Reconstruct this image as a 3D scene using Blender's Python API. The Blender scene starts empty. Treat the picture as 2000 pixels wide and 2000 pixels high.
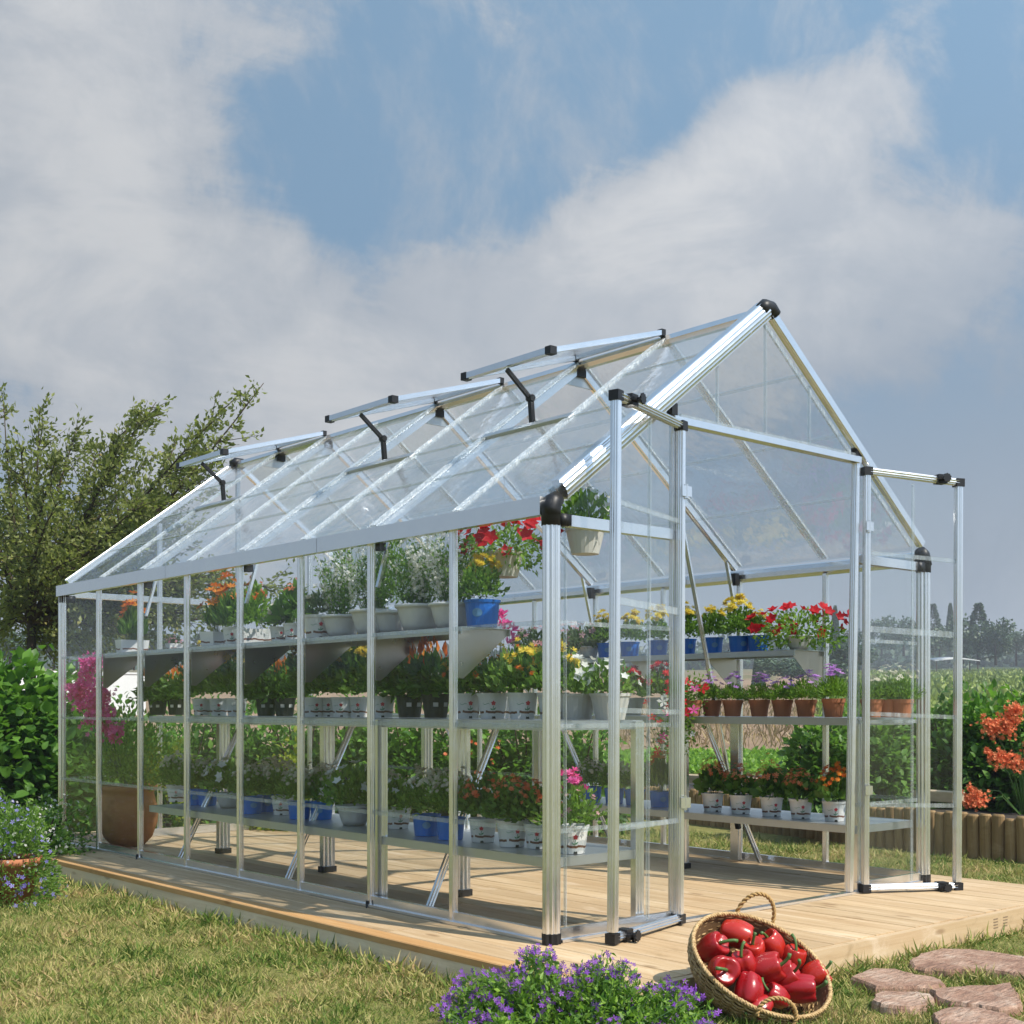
import bpy, math, random
import numpy as np
from mathutils import Vector, Matrix, noise as mnoise
random.seed(7); rng = np.random.default_rng(7)
SC = bpy.context.scene
COL = SC.collection

# ------------------------------------------------------------------ camera
YAW = 0.7149; FPX = 2490.16; SY = 380.2
CAM = np.array([-3.3602, -3.6374, 0.9209])
cd = bpy.data.cameras.new('camera'); cam = bpy.data.objects.new('camera', cd); COL.objects.link(cam)
cam.location = CAM; cam.rotation_euler = (math.pi/2, 0, -YAW)
cd.sensor_width = 36; cd.lens = 36*FPX/2000; cd.shift_y = SY/2000; cd.clip_start = 0.1; cd.clip_end = 3000
SC.camera = cam
SC.view_settings.view_transform = 'Standard'; SC.view_settings.look = 'None'
SC.view_settings.exposure = .45; SC.view_settings.gamma = 1; SC.view_settings.use_curve_mapping = False
SC.cycles.transparent_max_bounces = 40; SC.cycles.max_bounces = 10
SC.cycles.caustics_reflective = False; SC.cycles.caustics_refractive = False

FW = np.array([math.sin(YAW), math.cos(YAW), 0.]); RT = np.array([math.cos(YAW), -math.sin(YAW), 0.]); UP = np.array([0, 0, 1.])
def ray(u, v): return FW + RT*(u-1000)/FPX - UP*(v-1000-SY)/FPX
def onz(u, v, z): d = ray(u, v); return CAM + d*(z-CAM[2])/d[2]
def onx(u, v, x): d = ray(u, v); return CAM + d*(x-CAM[0])/d[0]
def atd(u, v, D): return CAM + ray(u, v)*D
def onplane(u, v, p, n):
    d = ray(u, v); return CAM + d*(np.dot(p-CAM, n)/np.dot(d, n))

# ------------------------------------------------------------------ sun, world
TOSUN = Vector((0.22, -0.90, 1.12)).normalized()
sd = bpy.data.lights.new('sun', 'SUN'); sun = bpy.data.objects.new('sun', sd); COL.objects.link(sun)
sd.energy = 4.1; sd.angle = math.radians(0.53); sd.color = (1.0, 0.93, 0.82)
sun.rotation_euler = TOSUN.to_track_quat('Z', 'Y').to_euler(); sun.location = (5, -8, 12)

class NT:
    def __init__(s, tree): s.t = tree; s.n = tree.nodes; s.l = tree.links
    def __call__(s, typ, **kw):
        nd = s.n.new(typ)
        for k, v in kw.items(): setattr(nd, k, v)
        return nd
    def set(s, nd, key, val):
        if isinstance(val, bpy.types.NodeSocket): s.l.new(val, nd.inputs[key])
        else: nd.inputs[key].default_value = val
    def math(s, op, a, b=None, c=None, clamp=False):
        nd = s.n.new('ShaderNodeMath'); nd.operation = op; nd.use_clamp = clamp
        for i, x in enumerate((a, b, c)):
            if x is not None: s.set(nd, i, x)
        return nd.outputs[0]
    def vmath(s, op, a, b=None):
        nd = s.n.new('ShaderNodeVectorMath'); nd.operation = op
        s.set(nd, 0, a)
        if b is not None: s.set(nd, 1, b)
        return nd.outputs['Value'] if op in ('DISTANCE', 'DOT_PRODUCT', 'LENGTH') else nd.outputs[0]
    def mix(s, f, a, b, blend='MIX'):
        nd = s.n.new('ShaderNodeMix'); nd.data_type = 'RGBA'; nd.blend_type = blend
        s.set(nd, 0, f); s.set(nd, 6, a if isinstance(a, bpy.types.NodeSocket) else (*a[:3], 1)); s.set(nd, 7, b if isinstance(b, bpy.types.NodeSocket) else (*b[:3], 1))
        return nd.outputs[2]
    def noise(s, vec, scale, detail=4, rough=.55, dist=0, dim='3D'):
        nd = s.n.new('ShaderNodeTexNoise'); nd.noise_dimensions = dim
        if vec is not None: s.l.new(vec, nd.inputs['Vector'])
        nd.inputs['Scale'].default_value = scale; nd.inputs['Detail'].default_value = detail
        nd.inputs['Roughness'].default_value = rough; nd.inputs['Distortion'].default_value = dist
        return nd.outputs['Fac']
    def ramp(s, f, stops, interp='LINEAR'):
        nd = s.n.new('ShaderNodeValToRGB'); cr = nd.color_ramp; cr.interpolation = interp
        while len(cr.elements) < len(stops): cr.elements.new(.5)
        for e, (p, c) in zip(cr.elements, stops):
            e.position = p; e.color = (c, c, c, 1) if isinstance(c, (int, float)) else (*c[:3], 1)
        s.l.new(f, nd.inputs[0]); return nd.outputs[0]
    def maprange(s, f, a, b, c=0., d=1., smooth=True):
        nd = s.n.new('ShaderNodeMapRange'); nd.interpolation_type = 'SMOOTHSTEP' if smooth else 'LINEAR'
        s.l.new(f, nd.inputs[0])
        for i, x in enumerate((a, b, c, d)): nd.inputs[i+1].default_value = x
        return nd.outputs[0]
    def mapping(s, vec, scale=(1, 1, 1), rot=(0, 0, 0), loc=(0, 0, 0)):
        nd = s.n.new('ShaderNodeMapping'); s.l.new(vec, nd.inputs[0])
        nd.inputs['Scale'].default_value = scale; nd.inputs['Rotation'].default_value = rot; nd.inputs['Location'].default_value = loc
        return nd.outputs[0]

world = bpy.data.worlds.new('World'); SC.world = world; world.use_nodes = True
W = NT(world.node_tree); W.n.clear()
sky = W('ShaderNodeTexSky', sky_type='NISHITA'); sky.sun_disc = False
sky.sun_elevation = math.asin(TOSUN.z); sky.sun_rotation = math.atan2(TOSUN.x, TOSUN.y)
sky.air_density = 1.0; sky.dust_density = 1.5; sky.ozone_density = 1.5
STR = 0.0665
tc = W('ShaderNodeTexCoord').outputs['Generated']
dirn = W.vmath('NORMALIZE', tc)
sep = W('ShaderNodeSeparateXYZ'); W.l.new(dirn, sep.inputs[0])
# clouds live on a flat layer overhead: direction / height gives their plan position
den = W.math('ADD', W.math('MAXIMUM', sep.outputs[2], 0.0), 0.22)
cmb = W('ShaderNodeCombineXYZ')
W.l.new(W.math('DIVIDE', sep.outputs[0], den), cmb.inputs[0]); W.l.new(W.math('DIVIDE', sep.outputs[1], den), cmb.inputs[1])
W.l.new(W.math('MULTIPLY', sep.outputs[2], 3.0), cmb.inputs[2])
plan = cmb.outputs[0]
n1 = W.noise(W.mapping(dirn, (1, 1, 1.5), (0, 0, .3)), 4.2, 12, .62, .55)
# wispy high frequency streaks, elongated across the wind
streak = W.noise(W.mapping(plan, (1.2, 2.6, 1.2), (0, 0, .85)), 2.6, 11, .64, .5)
fine = W.noise(W.mapping(dirn, (1, 1, .6), (.25, .2, 0)), 13, 10, .66, .45)
base = W.math('ADD', W.math('MULTIPLY', n1, .85), W.math('ADD', W.math('MULTIPLY', streak, .52), W.math('MULTIPLY', fine, .80)))
# large cloud banks: (photo position, angular radius, weight)
banks = [((130, 170), .13, .32), ((420, 110), .12, .22), ((720, 60), .08, .28), ((60, 480), .12, .28), ((300, 600), .10, .18), ((190, 690), .08, .22),
         ((1300, 560), .13, .36), ((1000, 600), .12, .36), ((1600, 480), .12, .32), ((1860, 470), .11, .32), ((1230, 400), .06, .30),
         ((800, 660), .11, .30), ((560, 780), .12, .34), ((1620, 180), .07, .38), ((1450, 230), .06, .34), ((1790, 60), .05, .30), ((1400, 330), .05, .35), ((560, 470), .05, .3), ((300, 900), .16, .20), ((950, 190), .06, .26), ((1060, 60), .07, .22),
         ((640, 330), .10, -.34), ((900, 330), .10, -.34), ((1250, 200), .10, -.30), ((1800, 130), .10, -.30), ((430, 540), .07, -.16),
         ((120, 760), .05, -.30), ((310, 760), .05, -.24), ((1740, 900), .16, -.06), ((1400, 60), .1, -.2)]
acc = base
for (u, v), r, w in banks:
    dv = Vector(ray(u, v)).normalized()
    dist = W.vmath('DISTANCE', dirn, tuple(dv))
    g = W.maprange(dist, 0.0, r*1.55, w, 0.0)
    acc = W.math('ADD', acc, g)
cloud = W.maprange(acc, 1.10, 1.42)
thin = W.maprange(W.math('ADD', W.math('MULTIPLY', fine, .6), W.math('MULTIPLY', W.noise(W.mapping(dirn, (1.6, 1.6, .7), (.5, .2, .4)), 5.0, 12, .68, .8), .8)), .64, .92, 0., .62)
cloud = W.math('MAXIMUM', cloud, thin)
bright = W.maprange(acc, 1.22, 1.80)
cc = W.mix(bright, (4.1, 4.45, 4.95), (5.9, 6.0, 6.15))
shade = W.maprange(W.noise(W.mapping(dirn, (1, 1, 2.2), (0, 0, 0), (3, 1, 2)), 5.5, 9, .62, .6), .42, .66)
cc = W.mix(W.math('MULTIPLY', shade, .55), cc, (3.55, 4.0, 4.65))
# towards the sun's opposite, low on the right of the view, the clouds are a darker slate
dright = W.vmath('DISTANCE', dirn, tuple(Vector(ray(2150, 1180)).normalized()))
slate = W.maprange(dright, .05, .42, 1.0, 0.0)
cc = W.mix(slate, cc, (2.3, 2.85, 3.6))
skyc = W.mix(.85, sky.outputs[0], (2.0, 3.3, 4.75))
skyc = W.mix(W.math('MULTIPLY', slate, .75), skyc, (2.2, 2.8, 3.6))
low = W.maprange(sep.outputs[2], 0.02, .30, 0.55, 0.0)
skyc = W.mix(low, skyc, (4.1, 4.3, 4.6))
col = W.mix(W.math('MULTIPLY', cloud, .96), skyc, cc)
# sky brightening added on the sun's side to lift fill in the shade
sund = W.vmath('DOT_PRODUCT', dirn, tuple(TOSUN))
fill_gain = W.math('ADD', 1.0, W.math('MULTIPLY', W.math('POWER', W.math('MAXIMUM', W.math('ADD', W.math('MULTIPLY', sund, .5), .5), 0.), 3.0), 2.1))
gain_nd = W('ShaderNodeVectorMath', operation='SCALE'); W.l.new(col, gain_nd.inputs[0]); W.l.new(fill_gain, gain_nd.inputs['Scale']); col = gain_nd.outputs[0]
# below the horizon the world is never seen: a plain earth tone
col = W.mix(W.maprange(sep.outputs[2], -.06, -.01, 1., 0.), col, (1.2, 1.2, .9))
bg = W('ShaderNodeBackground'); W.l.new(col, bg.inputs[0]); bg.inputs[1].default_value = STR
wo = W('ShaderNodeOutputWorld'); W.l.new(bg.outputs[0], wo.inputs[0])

# ------------------------------------------------------------------ materials
MATS = {}
def newmat(name):
    m = bpy.data.materials.new(name); m.use_nodes = True; t = NT(m.node_tree); t.n.clear()
    t.out = t('ShaderNodeOutputMaterial'); MATS[name] = m
    return m, t
def pbsdf(t, **kw):
    p = t('ShaderNodeBsdfPrincipled')
    for k, v in kw.items():
        k = k.replace('_', ' ')
        if isinstance(v, tuple) and len(v) == 3: v = (*v, 1)
        t.set(p, k, v)
    return p
def bump(t, h, strength=.3, dist=.01):
    b = t('ShaderNodeBump'); b.inputs['Strength'].default_value = strength; b.inputs['Distance'].default_value = dist
    t.l.new(h, b.inputs['Height']); return b.outputs[0]
def objco(t): return t('ShaderNodeTexCoord').outputs['Object']
def geopos(t): return t('ShaderNodeNewGeometry').outputs['Position']

def simple(name, c, rough=.6, metal=0., var=.12, vscale=8, bumps=0, bscale=60, spec=.5, coat=0):
    m, t = newmat(name); o = objco(t)
    n = t.noise(o, vscale, 5)
    c1 = tuple(x*(1-var) for x in c); c2 = tuple(min(1, x*(1+var)) for x in c)
    p = pbsdf(t, Base_Color=t.mix(n, c1, c2), Roughness=rough, Metallic=metal, Specular_IOR_Level=spec, Coat_Weight=coat)
    if bumps: t.l.new(bump(t, t.noise(o, bscale, 4), bumps, .004), p.inputs['Normal'])
    t.l.new(p.outputs[0], t.out.inputs[0]); return m

def leafmat(name, dark, light, dry=(.16, .15, .04), dryamt=.0, trans=.35, rough=.45):
    m, t = newmat(name)
    a = t('ShaderNodeAttribute', attribute_name='rnd').outputs['Fac']
    c = t.ramp(a, [(0, dark), (.55, tuple((x+y)/2 for x, y in zip(dark, light))), (.9, light), (1, tuple(x*(1-dryamt)+y*dryamt for x, y in zip(light, dry)))])
    p = pbsdf(t, Base_Color=c, Roughness=rough, Specular_IOR_Level=.35)
    tr = t('ShaderNodeBsdfTranslucent'); t.l.new(t.mix(.5, c, (light[0]*1.3, light[1]*1.5, light[2]*.6)), tr.inputs[0])
    mx = t('ShaderNodeMixShader'); mx.inputs[0].default_value = trans
    t.l.new(p.outputs[0], mx.inputs[1]); t.l.new(tr.outputs[0], mx.inputs[2]); t.l.new(mx.outputs[0], t.out.inputs[0]); return m

def petal(name, c1, c2, trans=.35):
    m, t = newmat(name)
    a = t('ShaderNodeAttribute', attribute_name='rnd').outputs['Fac']
    c = t.mix(a, c1, c2)
    p = pbsdf(t, Base_Color=c, Roughness=.55, Specular_IOR_Level=.25)
    tr = t('ShaderNodeBsdfTranslucent'); t.l.new(c, tr.inputs[0])
    mx = t('ShaderNodeMixShader'); mx.inputs[0].default_value = trans
    t.l.new(p.outputs[0], mx.inputs[1]); t.l.new(tr.outputs[0], mx.inputs[2]); t.l.new(mx.outputs[0], t.out.inputs[0]); return m

# mill finish aluminium
def alum(name, c=(.80, .81, .82), rough=.30):
    m, t = newmat(name); g = geopos(t)
    n = t.noise(t.mapping(g, (3, 3, 3)), 4, 6, .6)
    n2 = t.noise(t.mapping(g, (60, 60, 2)), 3, 3)
    r = t.math('ADD', t.math('MULTIPLY', n, .16), rough-.08)
    p = pbsdf(t, Base_Color=t.mix(n, tuple(x*.86 for x in c), c), Roughness=r, Metallic=.92)
    t.l.new(bump(t, n2, .06, .002), p.inputs['Normal'])
    t.l.new(p.outputs[0], t.out.inputs[0]); return m
alum('aluminium', (.88, .89, .91), .22); alum('galvanised', (.60, .63, .65), .40)
simple('black_plastic', (.012, .012, .014), .45, spec=.4)

# clear polycarbonate: thin sheet, mostly transparent, fresnel sheen, faint milky streaks
def glass(name, haze=.05, wav=.35, tint=(.95, .965, .965), refl=.022):
    m, t = newmat(name); g = geopos(t)
    st = t.noise(t.mapping(g, (14, 14, .9)), 3.2, 6, .7)
    sp = t.noise(g, 55, 3, .6)
    hz = t.math('MULTIPLY', t.maprange(st, .45, .85), haze*1.8)
    hz = t.math('ADD', hz, t.math('MULTIPLY', t.maprange(sp, .62, .75), haze*.8))
    hz = t.math('ADD', hz, haze*.5)
    wv = t.noise(t.mapping(g, (5, 5, 1.6)), 1.6, 3, .5, 1.2)
    nb = bump(t, wv, wav, .03)
    tr = t('ShaderNodeBsdfTransparent'); tr.inputs[0].default_value = (*tint, 1)
    gl = t('ShaderNodeBsdfGlossy'); gl.inputs['Roughness'].default_value = .04; gl.inputs[0].default_value = (1, 1, 1, 1)
    t.l.new(nb, gl.inputs['Normal'])
    df = t('ShaderNodeBsdfDiffuse'); df.inputs[0].default_value = (.75, .8, .83, 1)
    lw = t('ShaderNodeLayerWeight'); lw.inputs[0].default_value = .5; t.l.new(nb, lw.inputs['Normal'])
    fre = t.math('ADD', t.math('MULTIPLY', t.math('POWER', lw.outputs['Facing'], 5.0), .34), refl)
    m1 = t('ShaderNodeMixShader'); t.l.new(hz, m1.inputs[0]); t.l.new(tr.outputs[0], m1.inputs[1]); t.l.new(df.outputs[0], m1.inputs[2])
    m2 = t('ShaderNodeMixShader'); t.l.new(fre, m2.inputs[0])
    t.l.new(m1.outputs[0], m2.inputs[1]); t.l.new(gl.outputs[0], m2.inputs[2]); t.l.new(m2.outputs[0], t.out.inputs[0]); return m
glass('clear_panel', .006, .07, (.984, .99, .99), .012); glass('roof_panel', .05, .16, (.95, .97, .985), .085); glass('clear_strip', .22, .4, (.9, .93, .94), .06); glass('roof_strip', .55, .06, (.9, .93, .95), .10)

# timber
def wood(name, c1, c2, c3, along='y', rough=.65, stain=.5):
    m, t = newmat(name); o = objco(t)
    oi = t('ShaderNodeObjectInfo').outputs['Random']
    sc = {'y': (16, .8, 16), 'x': (.8, 16, 16), 'z': (14, 14, 1.0)}[along]
    off = t('ShaderNodeCombineXYZ'); t.l.new(t.math('MULTIPLY', oi, 37.), off.inputs[0]); t.l.new(t.math('MULTIPLY', oi, 11.), off.inputs[1])
    v = t.vmath('ADD', o, off.outputs[0])
    gr = t.noise(t.mapping(v, sc), 2.2, 6, .62, 1.1)
    big = t.noise(t.mapping(v, tuple(x*.12 for x in sc)), 2.5, 3, .5, .3)
    c = t.ramp(gr, [(.25, c1), (.52, c2), (.75, c3)])
    c = t.mix(t.math('MULTIPLY', t.maprange(big, .4, .7), .55), c, c1)
    c = t.mix(t.math('MULTIPLY', oi, stain), c, tuple(x*.72 for x in c2))
    dirt = t.noise(t.mapping(v, (2.2, .7, 2.2)), 3, 7, .68, .5)
    c = t.mix(t.math('MULTIPLY', t.maprange(dirt, .52, .72), .45), c, (c3[0]*1.12, c3[1]*1.14, c3[2]*1.25))
    c = t.mix(t.math('MULTIPLY', t.maprange(dirt, .30, .44, 1., 0.), .40), c, (c1[0]*.6, c1[1]*.58, c1[2]*.5))
    # knots
    vo = t('ShaderNodeTexVoronoi'); vo.inputs['Scale'].default_value = 1.0
    t.l.new(t.mapping(v, {'y': (7, 2.2, 7), 'x': (2.2, 7, 7), 'z': (7, 7, 2.2)}[along]), vo.inputs[0])
    kn = t.maprange(vo.outputs[0], .06, .13, 1., 0.)
    c = t.mix(t.math('MULTIPLY', kn, .55), c, (c1[0]*.45, c1[1]*.36, c1[2]*.3))
    p = pbsdf(t, Base_Color=c, Roughness=rough, Specular_IOR_Level=.3)
    t.l.new(bump(t, gr, .25, .003), p.inputs['Normal']); t.l.new(p.outputs[0], t.out.inputs[0]); return m
wood('deck_wood', (.42, .27, .14), (.60, .43, .25), (.72, .57, .38))
wood('orange_wood', (.46, .24, .09), (.56, .33, .14), (.66, .44, .22), stain=.1)
wood('fascia_side_wood', (.60, .47, .31), (.76, .62, .43), (.82, .71, .54), stain=.1)
simple('stamp_ink', (.22, .15, .10), .8)
wood('fascia_wood', (.46, .31, .17), (.62, .46, .28), (.70, .56, .38), 'x', stain=.1)
wood('log_wood', (.20, .12, .055), (.34, .22, .10), (.42, .29, .15), 'z', .8)
wood('beam_wood', (.42, .32, .20), (.55, .44, .30), (.62, .52, .38), 'y', .8)
wood('bark', (.035, .026, .018), (.07, .052, .035), (.11, .085, .06), 'z', .9)

simple('terracotta', (.42, .155, .07), .8, var=.18, vscale=9, bumps=.25, bscale=70)
simple('old_terracotta', (.36, .16, .06), .8, var=.3, vscale=7, bumps=.4, bscale=50)
simple('blue_plastic', (.012, .15, .58), .35, var=.08)
simple('pale_blue_print', (.12, .28, .50), .4, var=.1)
alum('bracket_metal', (.46, .43, .38), .30)
simple('black_pot', (.02, .022, .02), .5)
simple('label_white', (.7, .7, .7), .6)
simple('soil', (.035, .025, .018), .95, var=.4, vscale=40, bumps=.6)
simple('beige_pot', (.62, .60, .56), .6, var=.08)
simple('print_red', (.55, .03, .05), .5); simple('print_green', (.03, .22, .09), .5)
simple('white_wall', (.72, .72, .72), .8, var=.06, vscale=2)
simple('stem_green', (.07, .15, .035), .5)
m, t = newmat('wicker'); o = objco(t)
n = t.noise(o, 90, 4, .7); n2 = t.noise(o, 16, 4, .6)
c = t.ramp(n, [(.33, (.15, .08, .025)), (.48, (.46, .30, .13)), (.64, (.66, .48, .24))]); c = t.mix(t.maprange(n2, .45, .7), c, (.40, .25, .10))
p = pbsdf(t, Base_Color=c, Roughness=.6); t.l.new(bump(t, n, .8, .004), p.inputs['Normal']); t.l.new(p.outputs[0], t.out.inputs[0])
simple('wicker_dark', (.16, .09, .035), .8, var=.3, vscale=60)
simple('rope', (.44, .27, .10), .75, var=.25, vscale=50, bumps=.4, bscale=200)
simple('grey_roof', (.6, .6, .58), .6)
# white plastic pot with a printed brown earth band
m, t = newmat('white_pot'); o = objco(t); sp = t('ShaderNodeSeparateXYZ'); t.l.new(o, sp.inputs[0])
wob = t.math('MULTIPLY', t.math('SUBTRACT', t.noise(t.mapping(o, (1, 1, .1)), 26, 2), .5), .022)
zz = t.math('ADD', sp.outputs[2], wob)
band = t.math('MULTIPLY', t.math('GREATER_THAN', zz, .022), t.math('LESS_THAN', zz, .031))
gap = t.math('GREATER_THAN', t.noise(t.mapping(o, (1, 1, .0)), 14, 1), .40)
p = pbsdf(t, Base_Color=t.mix(t.math('MULTIPLY', band, gap), (.76, .76, .745), (.17, .07, .035)), Roughness=.35)
t.l.new(p.outputs[0], t.out.inputs[0])
# big pale pots with faint moulded relief
m, t = newmat('grey_pot'); o = objco(t)
n = t.noise(o, 22, 4)
p = pbsdf(t, Base_Color=t.mix(n, (.55, .55, .55), (.72, .72, .71)), Roughness=.45)
t.l.new(bump(t, n, .6, .006), p.inputs['Normal']); t.l.new(p.outputs[0], t.out.inputs[0])
# bell pepper skin
m, t = newmat('pepper_red'); o = objco(t); oi = t('ShaderNodeObjectInfo').outputs['Random']
n = t.noise(o, 14, 3)
c = t.mix(n, (.24, .004, .009), (.42, .010, .014)); c = t.mix(t.math('MULTIPLY', oi, .6), c, (.52, .035, .012))
c = t.mix(t.math('MULTIPLY', t.maprange(t.noise(o, 45, 5, .7), .55, .75), .35), c, (.16, .01, .008))
p = pbsdf(t, Base_Color=c, Roughness=t.math('ADD', .22, t.math('MULTIPLY', n, .14)), Specular_IOR_Level=.5, Coat_Weight=.12, Coat_Roughness=.12, Subsurface_Weight=.06)
p.inputs['Subsurface Radius'].default_value = (.01, .002, .002)
t.l.new(bump(t, t.noise(o, 38, 5, .6), .35, .004), p.inputs['Normal']); t.l.new(p.outputs[0], t.out.inputs[0])
# flagstone
m, t = newmat('flagstone'); o = geopos(t)
n = t.noise(o, 7, 7, .62, .6); n2 = t.noise(t.mapping(o, (3, 14, 3), (0, 0, .5)), 5, 6, .65, .4)
c = t.ramp(n, [(.3, (.20, .10, .07)), (.46, (.38, .22, .15)), (.58, (.50, .33, .24)), (.72, (.62, .48, .37))]); c = t.mix(t.maprange(n2, .48, .66), c, (.34, .19, .125))
c = t.mix(t.math('MULTIPLY', t.maprange(t.noise(o, 60, 4, .7), .5, .7), .4), c, (.17, .11, .07))
p = pbsdf(t, Base_Color=c, Roughness=.85); t.l.new(bump(t, t.math('ADD', n, n2), 1.0, .02), p.inputs['Normal']); t.l.new(p.outputs[0], t.out.inputs[0])
# ground: painted zones of what grows there (attribute) broken by noise
m, t = newmat('ground'); g = geopos(t)
a = t('ShaderNodeAttribute', attribute_name='zone').outputs['Color']
n = t.noise(g, .5, 8, .65); n2 = t.noise(g, 9, 6, .7); n3 = t.noise(g, 60, 4, .7)
k = t.math('ADD', t.math('MULTIPLY', n, .6), t.math('ADD', t.math('MULTIPLY', n2, .5), t.math('MULTIPLY', n3, .5)))
c = t.mix(1.0, a, t.ramp(k, [(.45, .5), (.8, 1.0), (1.1, 1.5)]), 'MULTIPLY')
p = pbsdf(t, Base_Color=c, Roughness=.95, Specular_IOR_Level=.1); t.l.new(bump(t, k, .8, .03), p.inputs['Normal']); t.l.new(p.outputs[0], t.out.inputs[0])
# grass blades
m, t = newmat('grass'); g = geopos(t)
a = t('ShaderNodeAttribute', attribute_name='rnd').outputs['Fac']
pn = t.noise(g, 1.7, 5, .65)
k = t.math('ADD', t.math('MULTIPLY', a, .85), t.math('MULTIPLY', t.math('SUBTRACT', pn, .47), 2.0))
c = t.ramp(k, [(0, (.07, .14, .02)), (.25, (.13, .21, .035)), (.48, (.30, .31, .08)), (.72, (.47, .42, .17)), (1, (.54, .38, .19))])
p = pbsdf(t, Base_Color=c, Roughness=.6, Specular_IOR_Level=.2)
tr = t('ShaderNodeBsdfTranslucent'); t.l.new(c, tr.inputs[0]); mx = t('ShaderNodeMixShader'); mx.inputs[0].default_value = .3
t.l.new(p.outputs[0], mx.inputs[1]); t.l.new(tr.outputs[0], mx.inputs[2]); t.l.new(mx.outputs[0], t.out.inputs[0])

leafmat('leaf_hedge', (.035, .10, .014), (.17, .34, .05), trans=.38)
leafmat('leaf_mid', (.055, .14, .024), (.26, .42, .085), trans=.48)
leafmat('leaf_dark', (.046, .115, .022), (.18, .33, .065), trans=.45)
leafmat('leaf_bright', (.08, .19, .02), (.30, .48, .07), trans=.4)
leafmat('leaf_yellow', (.14, .22, .02), (.42, .46, .06), trans=.4)
leafmat('leaf_grey', (.075, .125, .06), (.26, .33, .19), trans=.4)
leafmat('leaf_tree', (.065, .085, .024), (.28, .31, .095), (.46, .28, .12), .7, .42)
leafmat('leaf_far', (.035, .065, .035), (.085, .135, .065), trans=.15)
leafmat('leaf_crop', (.09, .15, .025), (.30, .36, .07), trans=.2)
leafmat('straw', (.22, .15, .08), (.42, .32, .17), trans=.2)
petal('petal_red', (.55, .006, .012), (.75, .03, .04)); petal('petal_pink', (.80, .06, .34), (.90, .22, .52))
petal('petal_pale_pink', (.62, .25, .30), (.75, .45, .45)); petal('petal_white', (.72, .72, .66), (.85, .85, .82))
petal('petal_yellow', (.72, .52, .03), (.85, .72, .12)); petal('petal_orange', (.75, .16, .02), (.85, .33, .04))
petal('petal_purple', (.20, .05, .46), (.42, .16, .62)); petal('petal_violet', (.45, .18, .60), (.62, .34, .70))
petal('petal_blue', (.20, .16, .58), (.42, .40, .78)); petal('petal_coral', (.78, .17, .06), (.88, .36, .17)); petal('petal_cream', (.6, .55, .42), (.78, .76, .62))

# ------------------------------------------------------------------ mesh helpers
class MB:
    def __init__(s): s.v = []; s.f = []
    def add(s, vs, fs):
        b = len(s.v); s.v.extend([tuple(map(float, p)) for p in vs]); s.f.extend([tuple(b+i for i in f) for f in fs]); return s
    def box(s, lo, hi):
        (x0, y0, z0), (x1, y1, z1) = lo, hi
        return s.add([(x0,y0,z0),(x1,y0,z0),(x1,y1,z0),(x0,y1,z0),(x0,y0,z1),(x1,y0,z1),(x1,y1,z1),(x0,y1,z1)],
                     [(0,3,2,1),(4,5,6,7),(0,1,5,4),(1,2,6,5),(2,3,7,6),(3,0,4,7)])
    def bar(s, a, b, w, h, up=(0, 0, 1), prof=None):
        """bar of w (sideways) x h (along up) from a to b; prof gives the closed section"""
        a = Vector(a); b = Vector(b); d = (b-a).normalized(); u = Vector(up); u = (u-d*u.dot(d))
        if u.length < 1e-5: u = Vector((1, 0, 0)) - d*d.x
        u.normalize(); sd = d.cross(u)
        pr = prof or [(-.5, -.5), (.5, -.5), (.5, .5), (-.5, .5)]
        vs = [a+sd*x*w+u*y*h for x, y in pr] + [b+sd*x*w+u*y*h for x, y in pr]; n = len(pr)
        fs = [(i, (i+1) % n, n+(i+1) % n, n+i) for i in range(n)] + [tuple(range(n-1, -1, -1)), tuple(range(n, 2*n))]
        return s.add(vs, fs)
    def tube(s, pts, r, seg=6, cap=True):
        pts = [Vector(p) for p in pts]; rs = r if hasattr(r, '__len__') else [r]*len(pts)
        b = len(s.v); prev = None
        for i, p in enumerate(pts):
            d = (pts[min(i+1, len(pts)-1)]-pts[max(i-1, 0)]).normalized()
            if prev is None: u = d.orthogonal().normalized()
            else:
                u = prev-d*prev.dot(d); u = u.normalized() if u.length > 1e-6 else d.orthogonal().normalized()
            prev = u; w = d.cross(u)
            for k in range(seg):
                a = 2*math.pi*k/seg; s.v.append(tuple(p+(u*math.cos(a)+w*math.sin(a))*rs[i]))
        for i in range(len(pts)-1):
            for k in range(seg):
                k2 = (k+1) % seg; s.f.append((b+i*seg+k, b+i*seg+k2, b+(i+1)*seg+k2, b+(i+1)*seg+k))
        if cap:
            s.f.append(tuple(b+k for k in range(seg-1, -1, -1))); e = b+(len(pts)-1)*seg; s.f.append(tuple(e+k for k in range(seg)))
        return s
    def lathe(s, prof, seg=20, sx=1, sy=1, off=(0, 0, 0)):
        b = len(s.v)
        for r, z in prof:
            for k in range(seg):
                a = 2*math.pi*k/seg; s.v.append((off[0]+r*sx*math.cos(a), off[1]+r*sy*math.sin(a), off[2]+z))
        for i in range(len(prof)-1):
            for k in range(seg):
                k2 = (k+1) % seg; s.f.append((b+i*seg+k, b+i*seg+k2, b+(i+1)*seg+k2, b+(i+1)*seg+k))
        return s
    def mesh(s, name, mat, smooth=False):
        me = bpy.data.meshes.new(name); me.from_pydata(s.v, [], s.f); me.update()
        if mat: me.materials.append(MATS[mat])
        if smooth: me.polygons.foreach_set('use_smooth', [True]*len(me.polygons))
        return me
def link(name, me, parent=None, loc=None, kind=None):
    o = bpy.data.objects.new(name, me); COL.objects.link(o)
    if parent is not None: o.parent = parent
    if loc is not None: o.location = loc
    if kind: o['kind'] = kind
    return o
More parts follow.
